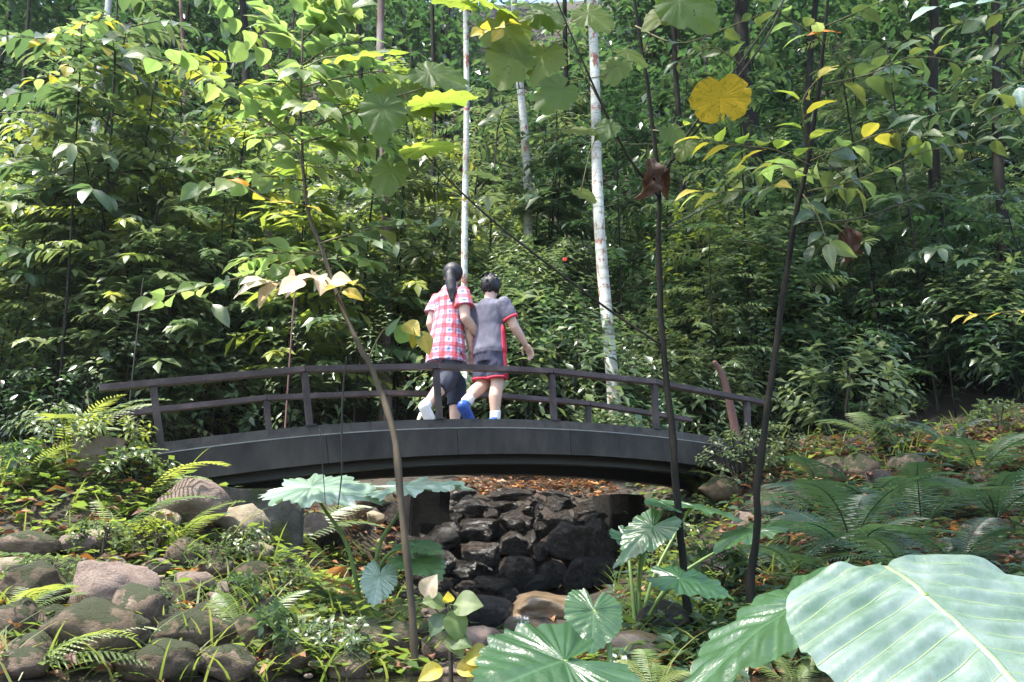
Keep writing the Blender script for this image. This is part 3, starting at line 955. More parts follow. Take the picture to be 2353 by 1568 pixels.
def make_boy(loc, rz, H):
    root = empty('person', loc, 'person with short black hair in a slate grey shirt and red trimmed shorts', 'person', None, rz)
    S = H
    j = lambda *p: np.array(p) * H
    b = MB()
    pel, neck = j(-.005, 0, .53), j(.0, 0, .84)
    b.loft([(j(0, 0, .46), .062 * H, .095 * H), (j(-.005, 0, .50), .075 * H, .105 * H), (j(0, 0, .57), .068 * H, .098 * H), (j(.005, 0, .66), .066 * H, .096 * H), (j(0, 0, .74), .068 * H, .108 * H), (j(-.005, 0, .79), .058 * H, .105 * H), (j(-.005, 0, .825), .038 * H, .06 * H)])
    limb(b, [j(-.008, 0, .80), j(.0, 0, .89)], [.042 * H, .036 * H])
    g, Rz = head(b, j(.012, 0, .922), .078 * H, .42, S)
    RH, RK, RA, RT = j(.0, -.052, .49), j(.012, -.056, .275), j(-.012, -.056, .045), j(.085, -.062, .018)
    LH, LK, LA, LT = j(0, .052, .49), j(.0, .056, .275), j(-.185, .052, .135), j(-.135, .05, .03)
    for hp, kn, an, to in ((RH, RK, RA, RT), (LH, LK, LA, LT)):
        mid = kn * .62 + an * .38 + j(-.014, 0, 0)
        limb(b, [hp, kn, mid, an], np.array([.056, .044, .044, .026]) * H, 14)
        foot(b, an, to, S)
    RS, RE, RW = j(-.005, -.118, .785), j(.045, -.172, .640), j(.135, -.195, .548)
    LS, LE, LW = j(-.005, .118, .785), j(-.03, .150, .635), j(.0, .150, .515)
    for sh, el, wr, sd in ((RS, RE, RW, 1), (LS, LE, LW, -1)):
        limb(b, [sh, el, el * .6 + wr * .4, wr], np.array([.042, .033, .032, .021]) * H, 12)
        hand(b, wr, wr - el, sd, S * .82, .6)
    body = remesh(b, 'body', 'skin', .0075, root, 3)
    face(body, g, Rz, .078 * H)
    # hair: close cropped cap with a ragged nape
    hb = MB(); h = .078 * H
    hb.ball(g(-.12, 0, .26), h, (.98, .90, .92), 18, 12, Rz)
    hb.ball(g(-.45, 0, -.05), h, (.52, .66, .50), 14, 10, Rz)
    r = np.random.default_rng(3)
    for k in range(26):      # ragged tufts over the crown and nape
        a, e = r.uniform(0, 6.28), r.uniform(-.1, 1.5)
        v = np.array([math.cos(a) * math.cos(e) * .94, math.sin(a) * math.cos(e) * .88, math.sin(e) * .90])
        p = g(*(np.array([-.12, 0, .26]) + v * .9)); q = g(*(np.array([-.12, 0, .26]) + v * 1.16 + r.normal(size=3) * .05))
        limb(hb, [p, q], [h * .16, h * .03], 6)
    hair = remesh(hb, 'hair', 'black_hair', .006, root, 2, .5, .010, (3, 3, .6))
    # shirt
    sb = MB()
    sb.loft([(j(.0, 0, .465), .088 * H, .122 * H), (j(-.004, 0, .50), .090 * H, .124 * H), (j(0, 0, .57), .082 * H, .114 * H), (j(.004, 0, .66), .078 * H, .110 * H), (j(0, 0, .74), .078 * H, .118 * H), (j(-.006, 0, .79), .068 * H, .118 * H), (j(-.008, 0, .82), .052 * H, .085 * H), (j(-.008, 0, .84), .044 * H, .05 * H)], 28)
    ends = []
    for sh, el in ((RS, RE), (LS, LE)):
        e = sh * .42 + el * .58
        limb(sb, [sh + j(0, 0, .0), (sh + e) / 2], np.array([.052, .053]) * H, 14)
        sb.tube([sh, (sh + e) / 2, e], np.array([.050, .054, .053]) * H, 16)
        ends.append((e, norm(el - sh)))
    shirt = remesh(sb, 'shirt', 'slate_cloth', .009, root, 2, .5, .009, (.8, .8, .5))
    for e, d in ends:
        c = MB(); c.tube([e - d * .004, e + d * .020], [.0545 * H, .0545 * H], 16); c.build('cuff', MATS['red_cloth'], shirt)
    # red side panels set into the shirt
    for s in (-1, 1):
        c = MB(); P = []
        for z, y, x in ((.468, .1225, .0), (.50, .1245, 0), (.55, .118, .0), (.60, .1135, .002), (.65, .1105, .004)):
            P.append([j(x - .024, s * (y - .006), z), j(x + .024, s * (y - .006), z), j(x + .022, s * (y + .003), z), j(x - .022, s * (y + .003), z)])
        c.strip(P); c.build('side_panel', MATS['red_cloth'], shirt)
    # shorts
    tb = MB()
    tb.loft([(j(0, 0, .41), .082 * H, .112 * H), (j(0, 0, .47), .086 * H, .117 * H), (j(0, 0, .52), .080 * H, .112 * H)], 24)
    hems = []
    for hp, kn in ((RH, RK), (LH, LK)):
        e = hp * .18 + kn * .82
        tb.tube([hp, hp * .5 + e * .5, e], np.array([.058, .070, .072]) * H, 18)
        hems.append((e, norm(kn - hp)))
    sh_ = remesh(tb, 'shorts', 'navy_sport_cloth', .009, root, 2, .5, .012)
    for (e, d), s in zip(hems, (-1, 1)):
        c = MB(); c.tube([e - d * .004, e + d * .016], [.0735 * H, .0735 * H], 18); c.build('hem', MATS['red_cloth'], sh_)
        c = MB(); P = []
        for f in np.linspace(0, 1, 5):
            z0 = j(0, s * .118, .50) * (1 - f) + (e + np.array([0, s * .0765 * H, 0])) * f
            P.append([z0 + j(-.018, -s * .008, 0), z0 + j(.018, -s * .008, 0), z0 + j(.016, s * .003, 0), z0 + j(-.016, s * .003, 0)])
        c.strip(P); c.build('stripe', MATS['red_cloth'], sh_)
    # shoes and socks
    for an, to, m in ((RA, RT, 'blue_shoe'), (LA, LT, 'blue_shoe')):
        c = MB(); d = norm(to - an)
        heel = an - norm(np.array([d[0], d[1], 0])) * .036 * S + (0, 0, -.034 * S)
        limb(c, [heel, heel * .4 + to * .6, to], np.array([.037, .038, .030]) * S, 12)
        limb(c, [an - (0, 0, .01 * S), heel], np.array([.034, .036]) * S, 12)
        remesh(c, 'shoe', m, .008, root, 2)
        c = MB(); kn = RK if an is RA else LK
        u = norm(kn - an); limb(c, [an, an + u * .045 * H], np.array([.035, .036]) * S, 12); c.build('sock', MATS['white_sock'], root)
    return root, RW


def make_woman(loc, rz, H):
    root = empty('person', loc, 'person with a long black ponytail in a red plaid shirt, walking in mid stride', 'person', None, rz)
    S = H
    j = lambda *p: np.array(p) * H
    b = MB()
    ln = .05   # leans a little into the step
    b.loft([(j(-.02, 0, .47), .062 * H, .092 * H), (j(-.02, 0, .51), .076 * H, .102 * H), (j(-.01, 0, .60), .062 * H, .085 * H), (j(0, 0, .69), .064 * H, .09 * H), (j(-.003, 0, .77), .066 * H, .09 * H), (j(-.003, 0, .80), .052 * H, .086 * H), (j(-.002, 0, .83), .034 * H, .05 * H)])
    limb(b, [j(.0, 0, .81), j(.012, 0, .885)], [.036 * H, .031 * H])
    g, Rz = head(b, j(.022, 0, .925), .068 * H, .50, S)
    RH, RK, RA, RT = j(-.02, -.05, .50), j(-.055, -.05, .285), j(-.205, -.045, .125), j(-.175, -.045, .018)
    LH, LK, LA, LT = j(-.02, .05, .50), j(.12, .05, .30), j(.115, .05, .052), j(.21, .05, .02)
    for hp, kn, an, to in ((RH, RK, RA, RT), (LH, LK, LA, LT)):
        mid = kn * .62 + an * .38
        limb(b, [hp, kn, mid, an], np.array([.050, .040, .040, .025]) * H, 14)
        foot(b, an, to, S)
    RS, RE, RW = j(-.004, -.096, .785), j(-.012, -.128, .63), j(.10, -.150, .535)
    LS, LE, LW = j(-.004, .096, .785), j(-.03, .118, .64), j(.05, .12, .53)
    for sh, el, wr, sd in ((RS, RE, RW, 1), (LS, LE, LW, -1)):
        limb(b, [sh, el, el * .6 + wr * .4, wr], np.array([.040, .030, .029, .019]) * H, 12)
        hand(b, wr, wr - el, sd, S * .80, .6)
    body = remesh(b, 'body', 'skin', .0075, root, 3)
    face(body, g, Rz, .068 * H)
    hb = MB(); h = .068 * H
    hb.ball(g(-.17, 0, .22), h, (.94, .86, .92), 18, 12, Rz)
    hb.ball(g(-.35, 0, -.15), h, (.62, .70, .62), 14, 10, Rz)
    hair = remesh(hb, 'hair', 'black_hair', .007, root, 2)
    pb = MB()
    tie = g(-1.05, 0, .12)
    path = [tie, g(-1.28, .0, -.35), g(-1.42, -.12, -1.1), g(-1.58, -.25, -1.9), g(-1.62, -.30, -2.7)]
    r = np.random.default_rng(4)
    limb(pb, path, np.array([.24, .40, .46, .40, .16]) * h, 12)
    for k in range(16):
        o = r.uniform(-.3, .3, 3) * h
        limb(pb, [path[0], path[1] + o * .7, path[2] + o, path[3] + o * 1.2, path[4] + o * 1.3 + np.array([0, 0, -r.uniform(0, .35) * h])], np.array([.12, .14, .14, .11, .03]) * h, 6)
    remesh(pb, 'ponytail', 'black_hair', .007, root, 1)
    c = MB(); c.ball(tie, .26 * h, (1, 1, 1)); c.build('hair_tie', MATS['navy_cloth'], root)
    # plaid shirt, loose, with short wide sleeves
    sb = MB()
    sb.loft([(j(-.025, 0, .385), .112 * H, .116 * H), (j(-.025, 0, .425), .109 * H, .113 * H), (j(-.025, 0, .47), .106 * H, .111 * H), (j(-.02, 0, .54), .094 * H, .102 * H), (j(-.01, 0, .62), .083 * H, .095 * H), (j(0, 0, .70), .079 * H, .096 * H), (j(-.006, 0, .77), .076 * H, .102 * H), (j(-.006, 0, .805), .062 * H, .096 * H), (j(-.005, 0, .825), .05 * H, .066 * H), (j(-.002, 0, .85), .040 * H, .044 * H)], 28)
    for sh, el in ((RS, RE), (LS, LE)):
        e = sh * .44 + el * .56
        limb(sb, [sh, (sh + e) / 2], np.array([.045, .050]) * H, 14)
        sb.tube([sh, (sh + e) / 2, e], np.array([.044, .051, .056]) * H, 18)
    shirt = remesh(sb, 'shirt', 'plaid_cloth', .009, root, 2, .5, .013, (1, 1, .5))
    tb = MB()
    tb.loft([(j(-.02, 0, .40), .074 * H, .094 * H), (j(-.02, 0, .44), .072 * H, .092 * H), (j(-.02, 0, .47), .06 * H, .08 * H)], 24)
    for hp, kn, an in ((RH, RK, RA), (LH, LK, LA)):
        e = kn * .5 + an * .5
        limb(tb, [hp - j(0, 0, .05), kn], np.array([.058, .056]) * H, 16)
        tb.tube([kn, e], np.array([.056, .050]) * H, 16)
    remesh(tb, 'trousers', 'navy_cloth', .009, root, 2, .5, .012)
    for an, to, kn in ((RA, RT, RK), (LA, LT, LK)):
        c = MB(); d = norm(to - an)
        heel = an - norm(np.array([d[0], d[1], 0])) * .034 * S + (0, 0, -.03 * S)
        limb(c, [heel, heel * .4 + to * .6, to], np.array([.030, .032, .025]) * S, 12)
        limb(c, [an, heel], np.array([.028, .031]) * S, 12)
        remesh(c, 'shoe', 'white_sock', .008, root, 2)
    return root


BOY_RZ, WOM_RZ = math.radians(57), math.radians(52)
_p = bp(2.58, .46, 0.0)
boy, _rw = make_boy(_p, BOY_RZ, 1.61)
boy.scale = (.97, .94, 1.0)
_q = bp(2.30, .74, 0.0)
make_woman(_q, WOM_RZ, 1.84)
# thin stalk held by the boy
_R = np.array([[math.cos(BOY_RZ), -math.sin(BOY_RZ), 0], [math.sin(BOY_RZ), math.cos(BOY_RZ), 0], [0, 0, 1]])
_h = _p + _R @ (_rw + np.array([.06, 0, -.03]))
b = MB(); b.tube(np.array([[-.05, 0, .015], [.12, .02, -.02], [.30, .03, -.06], [.34, .02, -.13]]), [.004, .0035, .003, .002], 5)
b.tube(np.array([[.12, .02, -.02], [.20, .06, .0]]), [.003, .002], 5)
o = b.build('grass_stalk', MATS['olive_twig'], None, True, _h); prop(o, 'thin dry grass stalk held in the hand of the person in grey', 'stalk')


# ------------------------------------------------------------------ stones
def rock_mesh(name, seed, sub=3, rough=.16, flat=1.0, mat='grey_rock', cut=(.62, .92), ncut=9):
    import bmesh
    bm = bmesh.new(); bmesh.ops.create_icosphere(bm, subdivisions=sub, radius=1.0)
    r = np.random.default_rng(seed)
    pl = [(norm(r.normal(size=3)), r.uniform(*cut)) for _ in range(ncut)]
    for v in bm.verts:
        p = np.array(v.co)
        for nrm, dd in pl:
            k = p @ nrm - dd
            if k > 0: p = p - nrm * k * .8
        q = Vector(p)
        q *= 1 + rough * noise.fractal(q * 1.6 + Vector((seed * 3.1, 0, 0)), 1.0, 2.0, 4)
        v.co = q
    me = bpy.data.meshes.new(name); bm.to_mesh(me); bm.free()
    me.polygons.foreach_set('use_smooth', np.ones(len(me.polygons), dtype=bool))
    me.materials.append(MATS[mat])
    return me


def boulder(px, py, w, h, mat, label, seed, name='boulder', cat='boulder', group='boulders on the stream banks', parent=None, base=None, Y=None, sink=.10, depth=.8, roll=0.0):
    g = at(px, py + h * .5, Y) if Y else on_ground(px, py + h * .42)
    dist = g[1] * CP + g[2] * SP
    big = 1.18 if (parent is None and not Y) else 1.0
    sx, sz = w * dist / F * .54 * big, h * dist / F * .60 * big
    sy = sx * depth
    me = rock_mesh(name, seed, 4 if w > 150 else 3, .16, 1, mat) if parent is None else rock_mesh(name, seed, 3, .30, 1, mat, (.50, .88), 9)
    o = bpy.data.objects.new(name, me)
    c = np.array([g[0], g[1] + sy * .45, g[2] + sz * (1 - 2 * sink) if not Y else g[2] + sz])
    o.scale = (sx, sy, sz)
    o.rotation_euler = (0, roll, (seed * 1.7 % 1.2) - .6)
    if parent is not None:
        o.location = tuple(c - base); link(o, parent)
    else:
        o.location = tuple(c); link(o); prop(o, label, cat, group)
    return o


L4 = lambda x, y: (.5017 * x, 781 + .5017 * y)
L5 = lambda x, y: (781 + .5017 * x, 781 + .5017 * y)
L6 = lambda x, y: (1525.7 + .5017 * x, 781 + .5017 * y)


def bl(f, x, y, w, h, mat, label, seed, **k):
    X, Yp = f(x, y)
    return boulder(X, Yp, w * .5017, h * .5017, mat, label, seed, **k)


bl(L4, 840, 800, 270, 190, 'pink_rock', 'rounded pinkish grey boulder in front of the mossy concrete abutment', 21)
bl(L4, 1085, 860, 225, 140, 'tan_rock', 'smooth tan oval boulder beside the right foot of the left abutment', 22, roll=.15)
bl(L4, 730, 860, 150, 80, 'tan_rock', 'low tan stone wedged under the pinkish boulder by the abutment', 23)
bl(L4, 90, 960, 240, 120, 'grey_rock', 'dark grey boulder at the left edge below the long fern fronds', 24)
bl(L4, 20, 1070, 170, 80, 'tan_rock', 'flat light tan stone at the left edge above the mossy boulder', 25)
bl(L4, 170, 1075, 110, 90, 'grey_rock', 'small brownish stone behind the big mossy boulder on the left', 26)
bl(L4, 100, 1180, 300, 190, 'moss_rock', 'greenish mossy boulder at the left edge, left of the big pink one', 27)
bl(L4, 450, 1200, 330, 260, 'pink_rock', 'largest pinkish boulder of the left bank, smooth and sunlit', 28, roll=.2)
bl(L4, 590, 1300, 260, 220, 'grey_rock', 'brownish boulder leaning against the right side of the largest pink one', 29)
bl(L4, 390, 1405, 390, 230, 'moss_rock', 'dark oval boulder with green moss on top near the bottom left corner', 30)
bl(L4, 840, 1405, 320, 170, 'moss_rock', 'broad brown and green boulder at the bottom, right of the dark oval one', 31)
bl(L4, 680, 1520, 400, 150, 'moss_rock', 'wide mossy boulder cut by the bottom edge below the dark oval one', 32)
bl(L4, 840, 1005, 160, 100, 'grey_rock', 'pale grey stone among weeds between the abutment and the grass', 33)
bl(L4, 1150, 985, 170, 70, 'tan_rock', 'long low tan stone in the weeds below the tan oval boulder', 34)
bl(L4, 690, 1060, 130, 60, 'pink_rock', 'small pinkish stone among yellow weeds right of the big pink boulder', 35)
bl(L4, 510, 1045, 90, 55, 'tan_rock', 'small tan stone just above the largest pink boulder', 36)
bl(L4, 330, 960, 170, 80, 'pink_rock', 'pinkish stone with a heap of red dead leaves in front of it', 37)
bl(L4, 1150, 1100, 180, 100, 'moss_rock', 'dark mossy stone under dry grass at the edge of the stream', 38)
bl(L4, 1250, 870, 120, 120, 'wet_rock', 'dark stone in the shade right of the left abutment', 39)
bl(L4, 1450, 910, 190, 140, 'wet_rock', 'dark wet boulder under the pale elephant ear leaves', 40)
bl(L4, 1110, 1410, 210, 170, 'moss_rock', 'olive yellow boulder behind a bent grass blade at the bottom', 41)
bl(L4, 1010, 1170, 120, 70, 'pink_rock', 'pink stone lying by the red dead leaves near the stream edge', 42)
bl(L4, 1620, 1390, 130, 90, 'tan_rock', 'tan stone at the foot of the leaning brown sapling', 43)
bl(L4, 1590, 1530, 190, 110, 'grey_rock', 'grey stone at the bottom edge left of the leaning sapling', 44)
for i_, (x, y, w, h, m, lb) in enumerate([
    (200, 1330, 190, 130, 'grey_rock', 'brown grey boulder wedged between the big pink one and the dark oval one'), (40, 1330, 190, 150, 'grey_rock', 'brownish boulder at the left edge below the mossy one'), (120, 1450, 220, 130, 'grey_rock', 'grey brown boulder left of the dark oval one near the bottom'),
    (560, 1440, 190, 130, 'pink_rock', 'pinkish brown boulder between the dark oval one and the broad brown and green one'), (700, 1330, 220, 150, 'grey_rock', 'brown boulder behind the broad brown and green one'), (760, 1200, 200, 110, 'grey_rock', 'flat brown boulder in the weeds right of the largest pink one'),
    (860, 1140, 170, 90, 'pink_rock', 'pale brown stone in weeds above the dark mossy stone'), (260, 1080, 160, 90, 'grey_rock', 'grey stone just above the largest pink boulder on its left'), (600, 1140, 170, 90, 'grey_rock', 'brown grey stone right above the brownish leaning boulder'),
    (960, 1300, 190, 120, 'moss_rock', 'brown stone behind dry grass near the stream edge'), (1000, 1520, 260, 130, 'grey_rock', 'brown boulder at the bottom edge left of the young plant'), (1230, 1270, 180, 110, 'moss_rock', 'brown mossy stone at the stream edge left of the elephant ear foot'),
    (1330, 1480, 220, 120, 'moss_rock', 'dark brown boulder at the bottom left of the leaning trunk'), (60, 1530, 200, 120, 'grey_rock', 'brown boulder in the bottom left corner'), (420, 930, 130, 70, 'tan_rock', 'tan stone left of the pinkish boulder by the abutment'), (960, 1060, 160, 80, 'grey_rock', 'low brown stone below the long tan one')]):
    bl(L4, x, y, w, h, m, lb, 240 + i_)
bl(L5, 150, 775, 170, 70, 'grey_rock', 'grey flat stone lying under the left elephant ear leaf behind the stream', 45)
bl(L5, 145, 840, 100, 55, 'tan_rock', 'small bright tan stone in front of the dark pier', 46)
bl(L5, 60, 840, 110, 90, 'grey_rock', 'grey brown stone left of the small bright tan stone', 47)
bl(L5, 600, 1165, 130, 70, 'wet_rock', 'dark rounded stone at the waterline under the stone wall', 48)
bl(L5, 705, 1175, 100, 45, 'pink_rock', 'pale oval pebble at the foot of the dark stone wall', 49)
bl(L5, 795, 1178, 100, 40, 'pink_rock', 'pale flat pebble right of the oval one at the foot of the wall', 50)
bl(L5, 770, 1215, 120, 75, 'wet_rock', 'small jagged black rock at the lip of the little waterfall', 51)
bl(L5, 950, 1255, 350, 120, 'wet_ledge', 'wet tan ledge stone with water sliding over it', 52, sink=.1)
bl(L5, 620, 1285, 330, 130, 'wet_rock', 'broad dark ledge stone left of the little waterfall', 53, sink=.1)
bl(L5, 787, 1325, 60, 70, 'pink_rock', 'upright pinkish pebble beside the falling water', 54)
bl(L5, 640, 1400, 170, 100, 'pink_rock', 'pinkish boulder in the stream below the dark ledge', 55)
bl(L5, 480, 1440, 200, 110, 'grey_rock', 'brown grey boulder behind the yellowish bottom leaves', 56)
bl(L5, 190, 1400, 300, 130, 'moss_rock', 'brown mossy boulder left of the foot of the leaning sapling', 57)
bl(L5, 1340, 1430, 260, 130, 'wet_ledge', 'brown wet ledge on the right with water spilling off it', 58)
bl(L5, 1500, 1330, 220, 150, 'wet_rock', 'dark boulder at the foot of the green sapling stem', 59)
bl(L6, 500, 765, 150, 95, 'grey_rock', 'pale shiny grey boulder left of the dark brown sapling', 60)
bl(L6, 375, 850, 90, 70, 'pink_rock', 'pale stone under the wide leaves left of the brown sapling', 61)
bl(L6, 610, 850, 160, 70, 'grey_rock', 'pale stone with dead leaves right of the brown sapling', 62)
bl(L6, 780, 620, 160, 100, 'moss_rock', 'brown mossy stone, leftmost of the stone row along the right bank', 63)
bl(L6, 910, 610, 160, 110, 'moss_rock', 'green mossy stone, second of the row along the right bank', 64)
bl(L6, 1000, 655, 150, 70, 'wet_rock', 'dark patterned stone in front of the mossy row on the right bank', 65)
bl(L6, 1140, 600, 150, 90, 'grey_rock', 'grey stone at the right end of the mossy row on the right bank', 66)
bl(L6, 1330, 765, 140, 70, 'moss_rock', 'dull brown stone behind the big dark fern', 67)
bl(L6, 1430, 780, 140, 70, 'grey_rock', 'grey stone right of the dull brown one behind the big dark fern', 68)
bl(L6, 330, 1050, 320, 130, 'wet_rock', 'long dark boulder between the two right saplings', 69)
bl(L6, 530, 1400, 160, 170, 'wet_rock', 'dark boulder in the shade left of the giant leaf', 70)
bl(L6, 280, 690, 200, 110, 'moss_rock', 'brown earthy stone under the right end of the bridge', 71, Y=9.0)
bl(L6, 1480, 640, 130, 70, 'grey_rock', 'grey stone in dark foliage at the right edge', 72)

# the stacked stone wall under the bridge: one wall, every stone a part
wc = at(1100, 1360, 10.0)
wall = empty('stone_wall', wc, 'dark wet wall of stacked boulders behind the stream under the bridge', 'stone wall')
WS = [(590, 775, 185, 95), (775, 712, 235, 55), (700, 805, 65, 50), (1010, 762, 150, 75), (740, 765, 140, 50), (845, 788, 90, 55), (905, 770, 70, 55),
      (630, 878, 235, 115), (812, 845, 165, 105), (1020, 835, 140, 85), (1165, 818, 150, 45), (900, 820, 60, 70), (915, 880, 70, 80), (640, 985, 200, 120), (790, 945, 200, 130), (870, 940, 60, 90),
      (1045, 935, 240, 170), (465, 930, 150, 160), (1190, 960, 150, 200), (590, 1085, 210, 120), (800, 1085, 240, 120), (380, 1060, 160, 130),
      (330, 910, 230, 110), (960, 1085, 170, 120), (1100, 1090, 170, 130), (440, 830, 120, 70), (480, 1130, 150, 80), (700, 1135, 200, 70), (900, 1130, 180, 70), (1220, 1090, 160, 140), (560, 715, 130, 50), (1000, 712, 150, 45), (930, 980, 80, 80), (240, 1000, 180, 150), (250, 1110, 200, 120), (420, 1160, 180, 70), (520, 830, 90, 60), (1110, 790, 90, 50)]
for i, (x, y, w, h) in enumerate(WS):
    X, Yp = L5(x, y)
    Yd = 9.42 + (1360 - Yp) / 220 * .75 + .06 * math.sin(i * 2.3) + .10 * abs(X - 1130) / 300
    m = 'wet_rock'
    o = boulder(X, Yp, w * .5017 * 1.02, h * .5017 * 1.0, m, None, 100 + i, name='stone', parent=wall, base=wc, Y=Yd, depth=.75, roll=.22 * math.sin(i * 3.1))

r_ = np.random.default_rng(8)
for i in range(70):      # stones set deeper, showing in the gaps
    X, Yp = (r_.uniform(690, 1420), r_.uniform(1150, 1350)) if i < 34 else (r_.uniform(650, 1010), r_.uniform(1180, 1370))
    boulder(X, Yp, r_.uniform(60, 110) * (1 if i < 34 else 1.3), r_.uniform(40, 60) * (1 if i < 34 else 1.3), 'wet_rock', None, 160 + i, name='stone', parent=wall, base=wc, Y=(9.92 if i < 34 else 9.3) + (1360 - Yp) / 220 * .75, depth=.6)

# ------------------------------------------------------------------ trees behind the bridge
def curve_pts(P, n=16):
    """smooth path through the given points"""
    P = np.array(P, float)
    t = np.linspace(0, len(P) - 1, n)
    out = []
    for v in t:
        i = min(int(v), len(P) - 2); f = v - i
        p0, p1, p2, p3 = P[max(0, i - 1)], P[i], P[i + 1], P[min(len(P) - 1, i + 2)]
        out.append(.5 * (2 * p1 + (p2 - p0) * f + (2 * p0 - 5 * p1 + 4 * p2 - p3) * f * f + (3 * p1 - p0 - 3 * p2 + p3) * f ** 3))
    return np.array(out)


def tree(px_b, py_b, px_t, py_t, Y, wpx, bark, label, crown=1.0, seed=0, leafm='shrub_leaf', wob=.05):
    r = np.random.default_rng(seed)
    a, c = at(px_b, py_b, Y), at(px_t, py_t, Y)
    base = np.array([a[0], a[1], gz(a[0], a[1]) - .1])
    d = (c - a) / (c[2] - a[2])
    top = 17 + r.uniform(-1, 3) + base[2] * .5
    rad = wpx / 2 * (Y * CP + a[2] * SP) / F
    P, R = [], []
    for z in np.linspace(0, top - base[2], 22):
        k = a + d * (base[2] + z - a[2])
        P.append([k[0] + wob * math.sin(z * .9 + seed) + wob * 1.5 * math.sin(z * .33 + seed * 2), k[1] + wob * math.cos(z * .7 + seed), base[2] + z])
        R.append(rad * (1.25 - .25 * min(1, z / 2) + .35 * max(0, 1 - z / .5)) * (1 - .55 * z / (top - base[2])))
    P = np.array(P) - base
    R = [q * (1 + .10 * noise.noise(Vector((i * .8, seed * 3.3, 0)))) for i, q in enumerate(R)]
    t = empty('tree', base, label, 'tree', 'tree trunks in the forest behind the bridge')
    b = MB(); b.tube(P, R, 12)
    b.build('trunk', MATS[bark], t)
    limbs = MB(); pos, dr, up, sz, ti = [], [], [], [], []
    for k in range(int(9 * max(1, crown))):
        z0 = P[-1][2] * r.uniform(.72, .98); i = int(np.argmin(np.abs(P[:, 2] - z0)))
        an = r.uniform(0, 6.28); e = P[i] + np.array([math.cos(an) * 2.1, math.sin(an) * 2.1, r.uniform(.6, 2.2)]) * r.uniform(.6, 1.1) * crown
        limbs.tube([P[i], (P[i] + e) / 2 + np.array([0, 0, -.15]), e], [rad * .4, rad * .28, rad * .1], 6)
        n = int(75 * crown ** 1.5)
        q = e + r.normal(size=(n, 3)) * np.array([.85, .85, .5]) * crown
        pos.append(q); dr.append(np.column_stack([r.normal(size=(n, 2)), r.uniform(-.6, .2, n)])); up.append(np.column_stack([r.uniform(-.5, .5, (n, 2)), np.ones(n)]))
        sz.append(r.uniform(.22, .36, n)); ti.append(r.uniform(0, 1, n))
    limbs.build('limb', MATS[bark], t)
    me = mass('crown', SL, np.concatenate(pos), np.concatenate(dr), np.concatenate(up), np.concatenate(sz), np.concatenate(ti), MATS[leafm])
    cr = link(bpy.data.objects.new('crown', me), t); cr['kind'] = 'stuff'
    return t


tree(1398, 860, 1366, 60, 13.0, 31, 'white_bark', 'thickest white trunk with rusty flakes, standing right of the two people', 1.8, 1, wob=.04)
tree(1074, 690, 1068, 10, 13.2, 18, 'white_bark', 'slim straight white trunk rising just behind the ponytailed head', .9, 2, wob=.02)
tree(1208, 560, 1188, 120, 17.0, 25, 'white_bark', 'pale trunk between the other two white ones, its foot lost in leaves', 1.0, 3, wob=.04)
tree(884, 720, 882, 10, 15.0, 25, 'brown_bark', 'brown trunk with pale flecks, left of the slim white trunk', .7, 4, wob=.03)
tree(228, 300, 240, 10, 22.0, 24, 'white_bark', 'whitish trunk half hidden in sunlit leaves at the upper left', .8, 5, wob=.05)
tree(560, 300, 553, 10, 20.5, 26, 'dark_bark', 'dark trunk behind the arching yellow green sapling sprays', .8, 6, wob=.05)
tree(424, 300, 420, 10, 20.0, 12, 'red_bark', 'thin reddish trunk at the top, left of the dark trunk', .7, 7, wob=.03)
tree(618, 300, 606, 10, 21, 14, 'red_bark', 'pinkish trunk behind the top of the yellow green sapling', .7, 8, wob=.03)
tree(828, 300, 824, 10, 22.0, 16, 'dark_bark', 'thin black trunk beside the brown flecked trunk', .7, 9, wob=.03)
tree(1740, 700, 1715, 10, 17.5, 50, 'dark_bark', 'broad shaded grey brown trunk behind the dark right hand sapling', 2.0, 10, 'dark_shrub_leaf', wob=.08)  # near-black bark: the grey brown trunk's shade put into its colour
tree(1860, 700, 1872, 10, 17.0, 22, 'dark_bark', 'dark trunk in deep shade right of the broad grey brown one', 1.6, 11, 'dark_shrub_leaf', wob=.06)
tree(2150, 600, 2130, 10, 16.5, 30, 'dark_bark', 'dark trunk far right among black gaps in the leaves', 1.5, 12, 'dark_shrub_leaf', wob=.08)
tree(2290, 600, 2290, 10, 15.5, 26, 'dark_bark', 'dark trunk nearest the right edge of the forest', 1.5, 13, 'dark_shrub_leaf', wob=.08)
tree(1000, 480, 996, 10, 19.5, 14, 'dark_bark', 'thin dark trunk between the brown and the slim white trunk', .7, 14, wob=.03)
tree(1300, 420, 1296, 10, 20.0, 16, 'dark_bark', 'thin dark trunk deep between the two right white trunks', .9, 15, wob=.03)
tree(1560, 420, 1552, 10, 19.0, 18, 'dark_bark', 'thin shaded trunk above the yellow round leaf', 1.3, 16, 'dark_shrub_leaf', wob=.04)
tree(60, 300, 66, 10, 21.5, 12, 'dark_bark', 'thin dark trunk at the far left edge in bright leaves', .7, 17, wob=.03)

tree(4300, 1560, 2850, -800, 3.0, 150, 'brown_bark', 'tall tree outside the view, added so its wide crown shades the right bank', 2.3, 18, 'shrub_leaf', wob=.06)  # unseen tree added to cast shade on the right bank and giant leaf

# slim stems standing in the undergrowth
def stem_thing(P, R, mat, label, name='stem', cat='stem', group=None, n=7, smooth_n=16):
    Q = curve_pts(P, smooth_n); base = Q[0].copy()
    b = MB(); b.tube(Q - base, np.interp(np.linspace(0, 1, len(Q)), np.linspace(0, 1, len(R)), R), n)
    o = b.build(name, MATS[mat], None, True, base)
    return prop(o, label, cat, group)


def root_at(px, py, Y, dz=-.1):
    p = at(px, py, Y); return np.array([p[0], p[1], gz(p[0], p[1]) + dz])


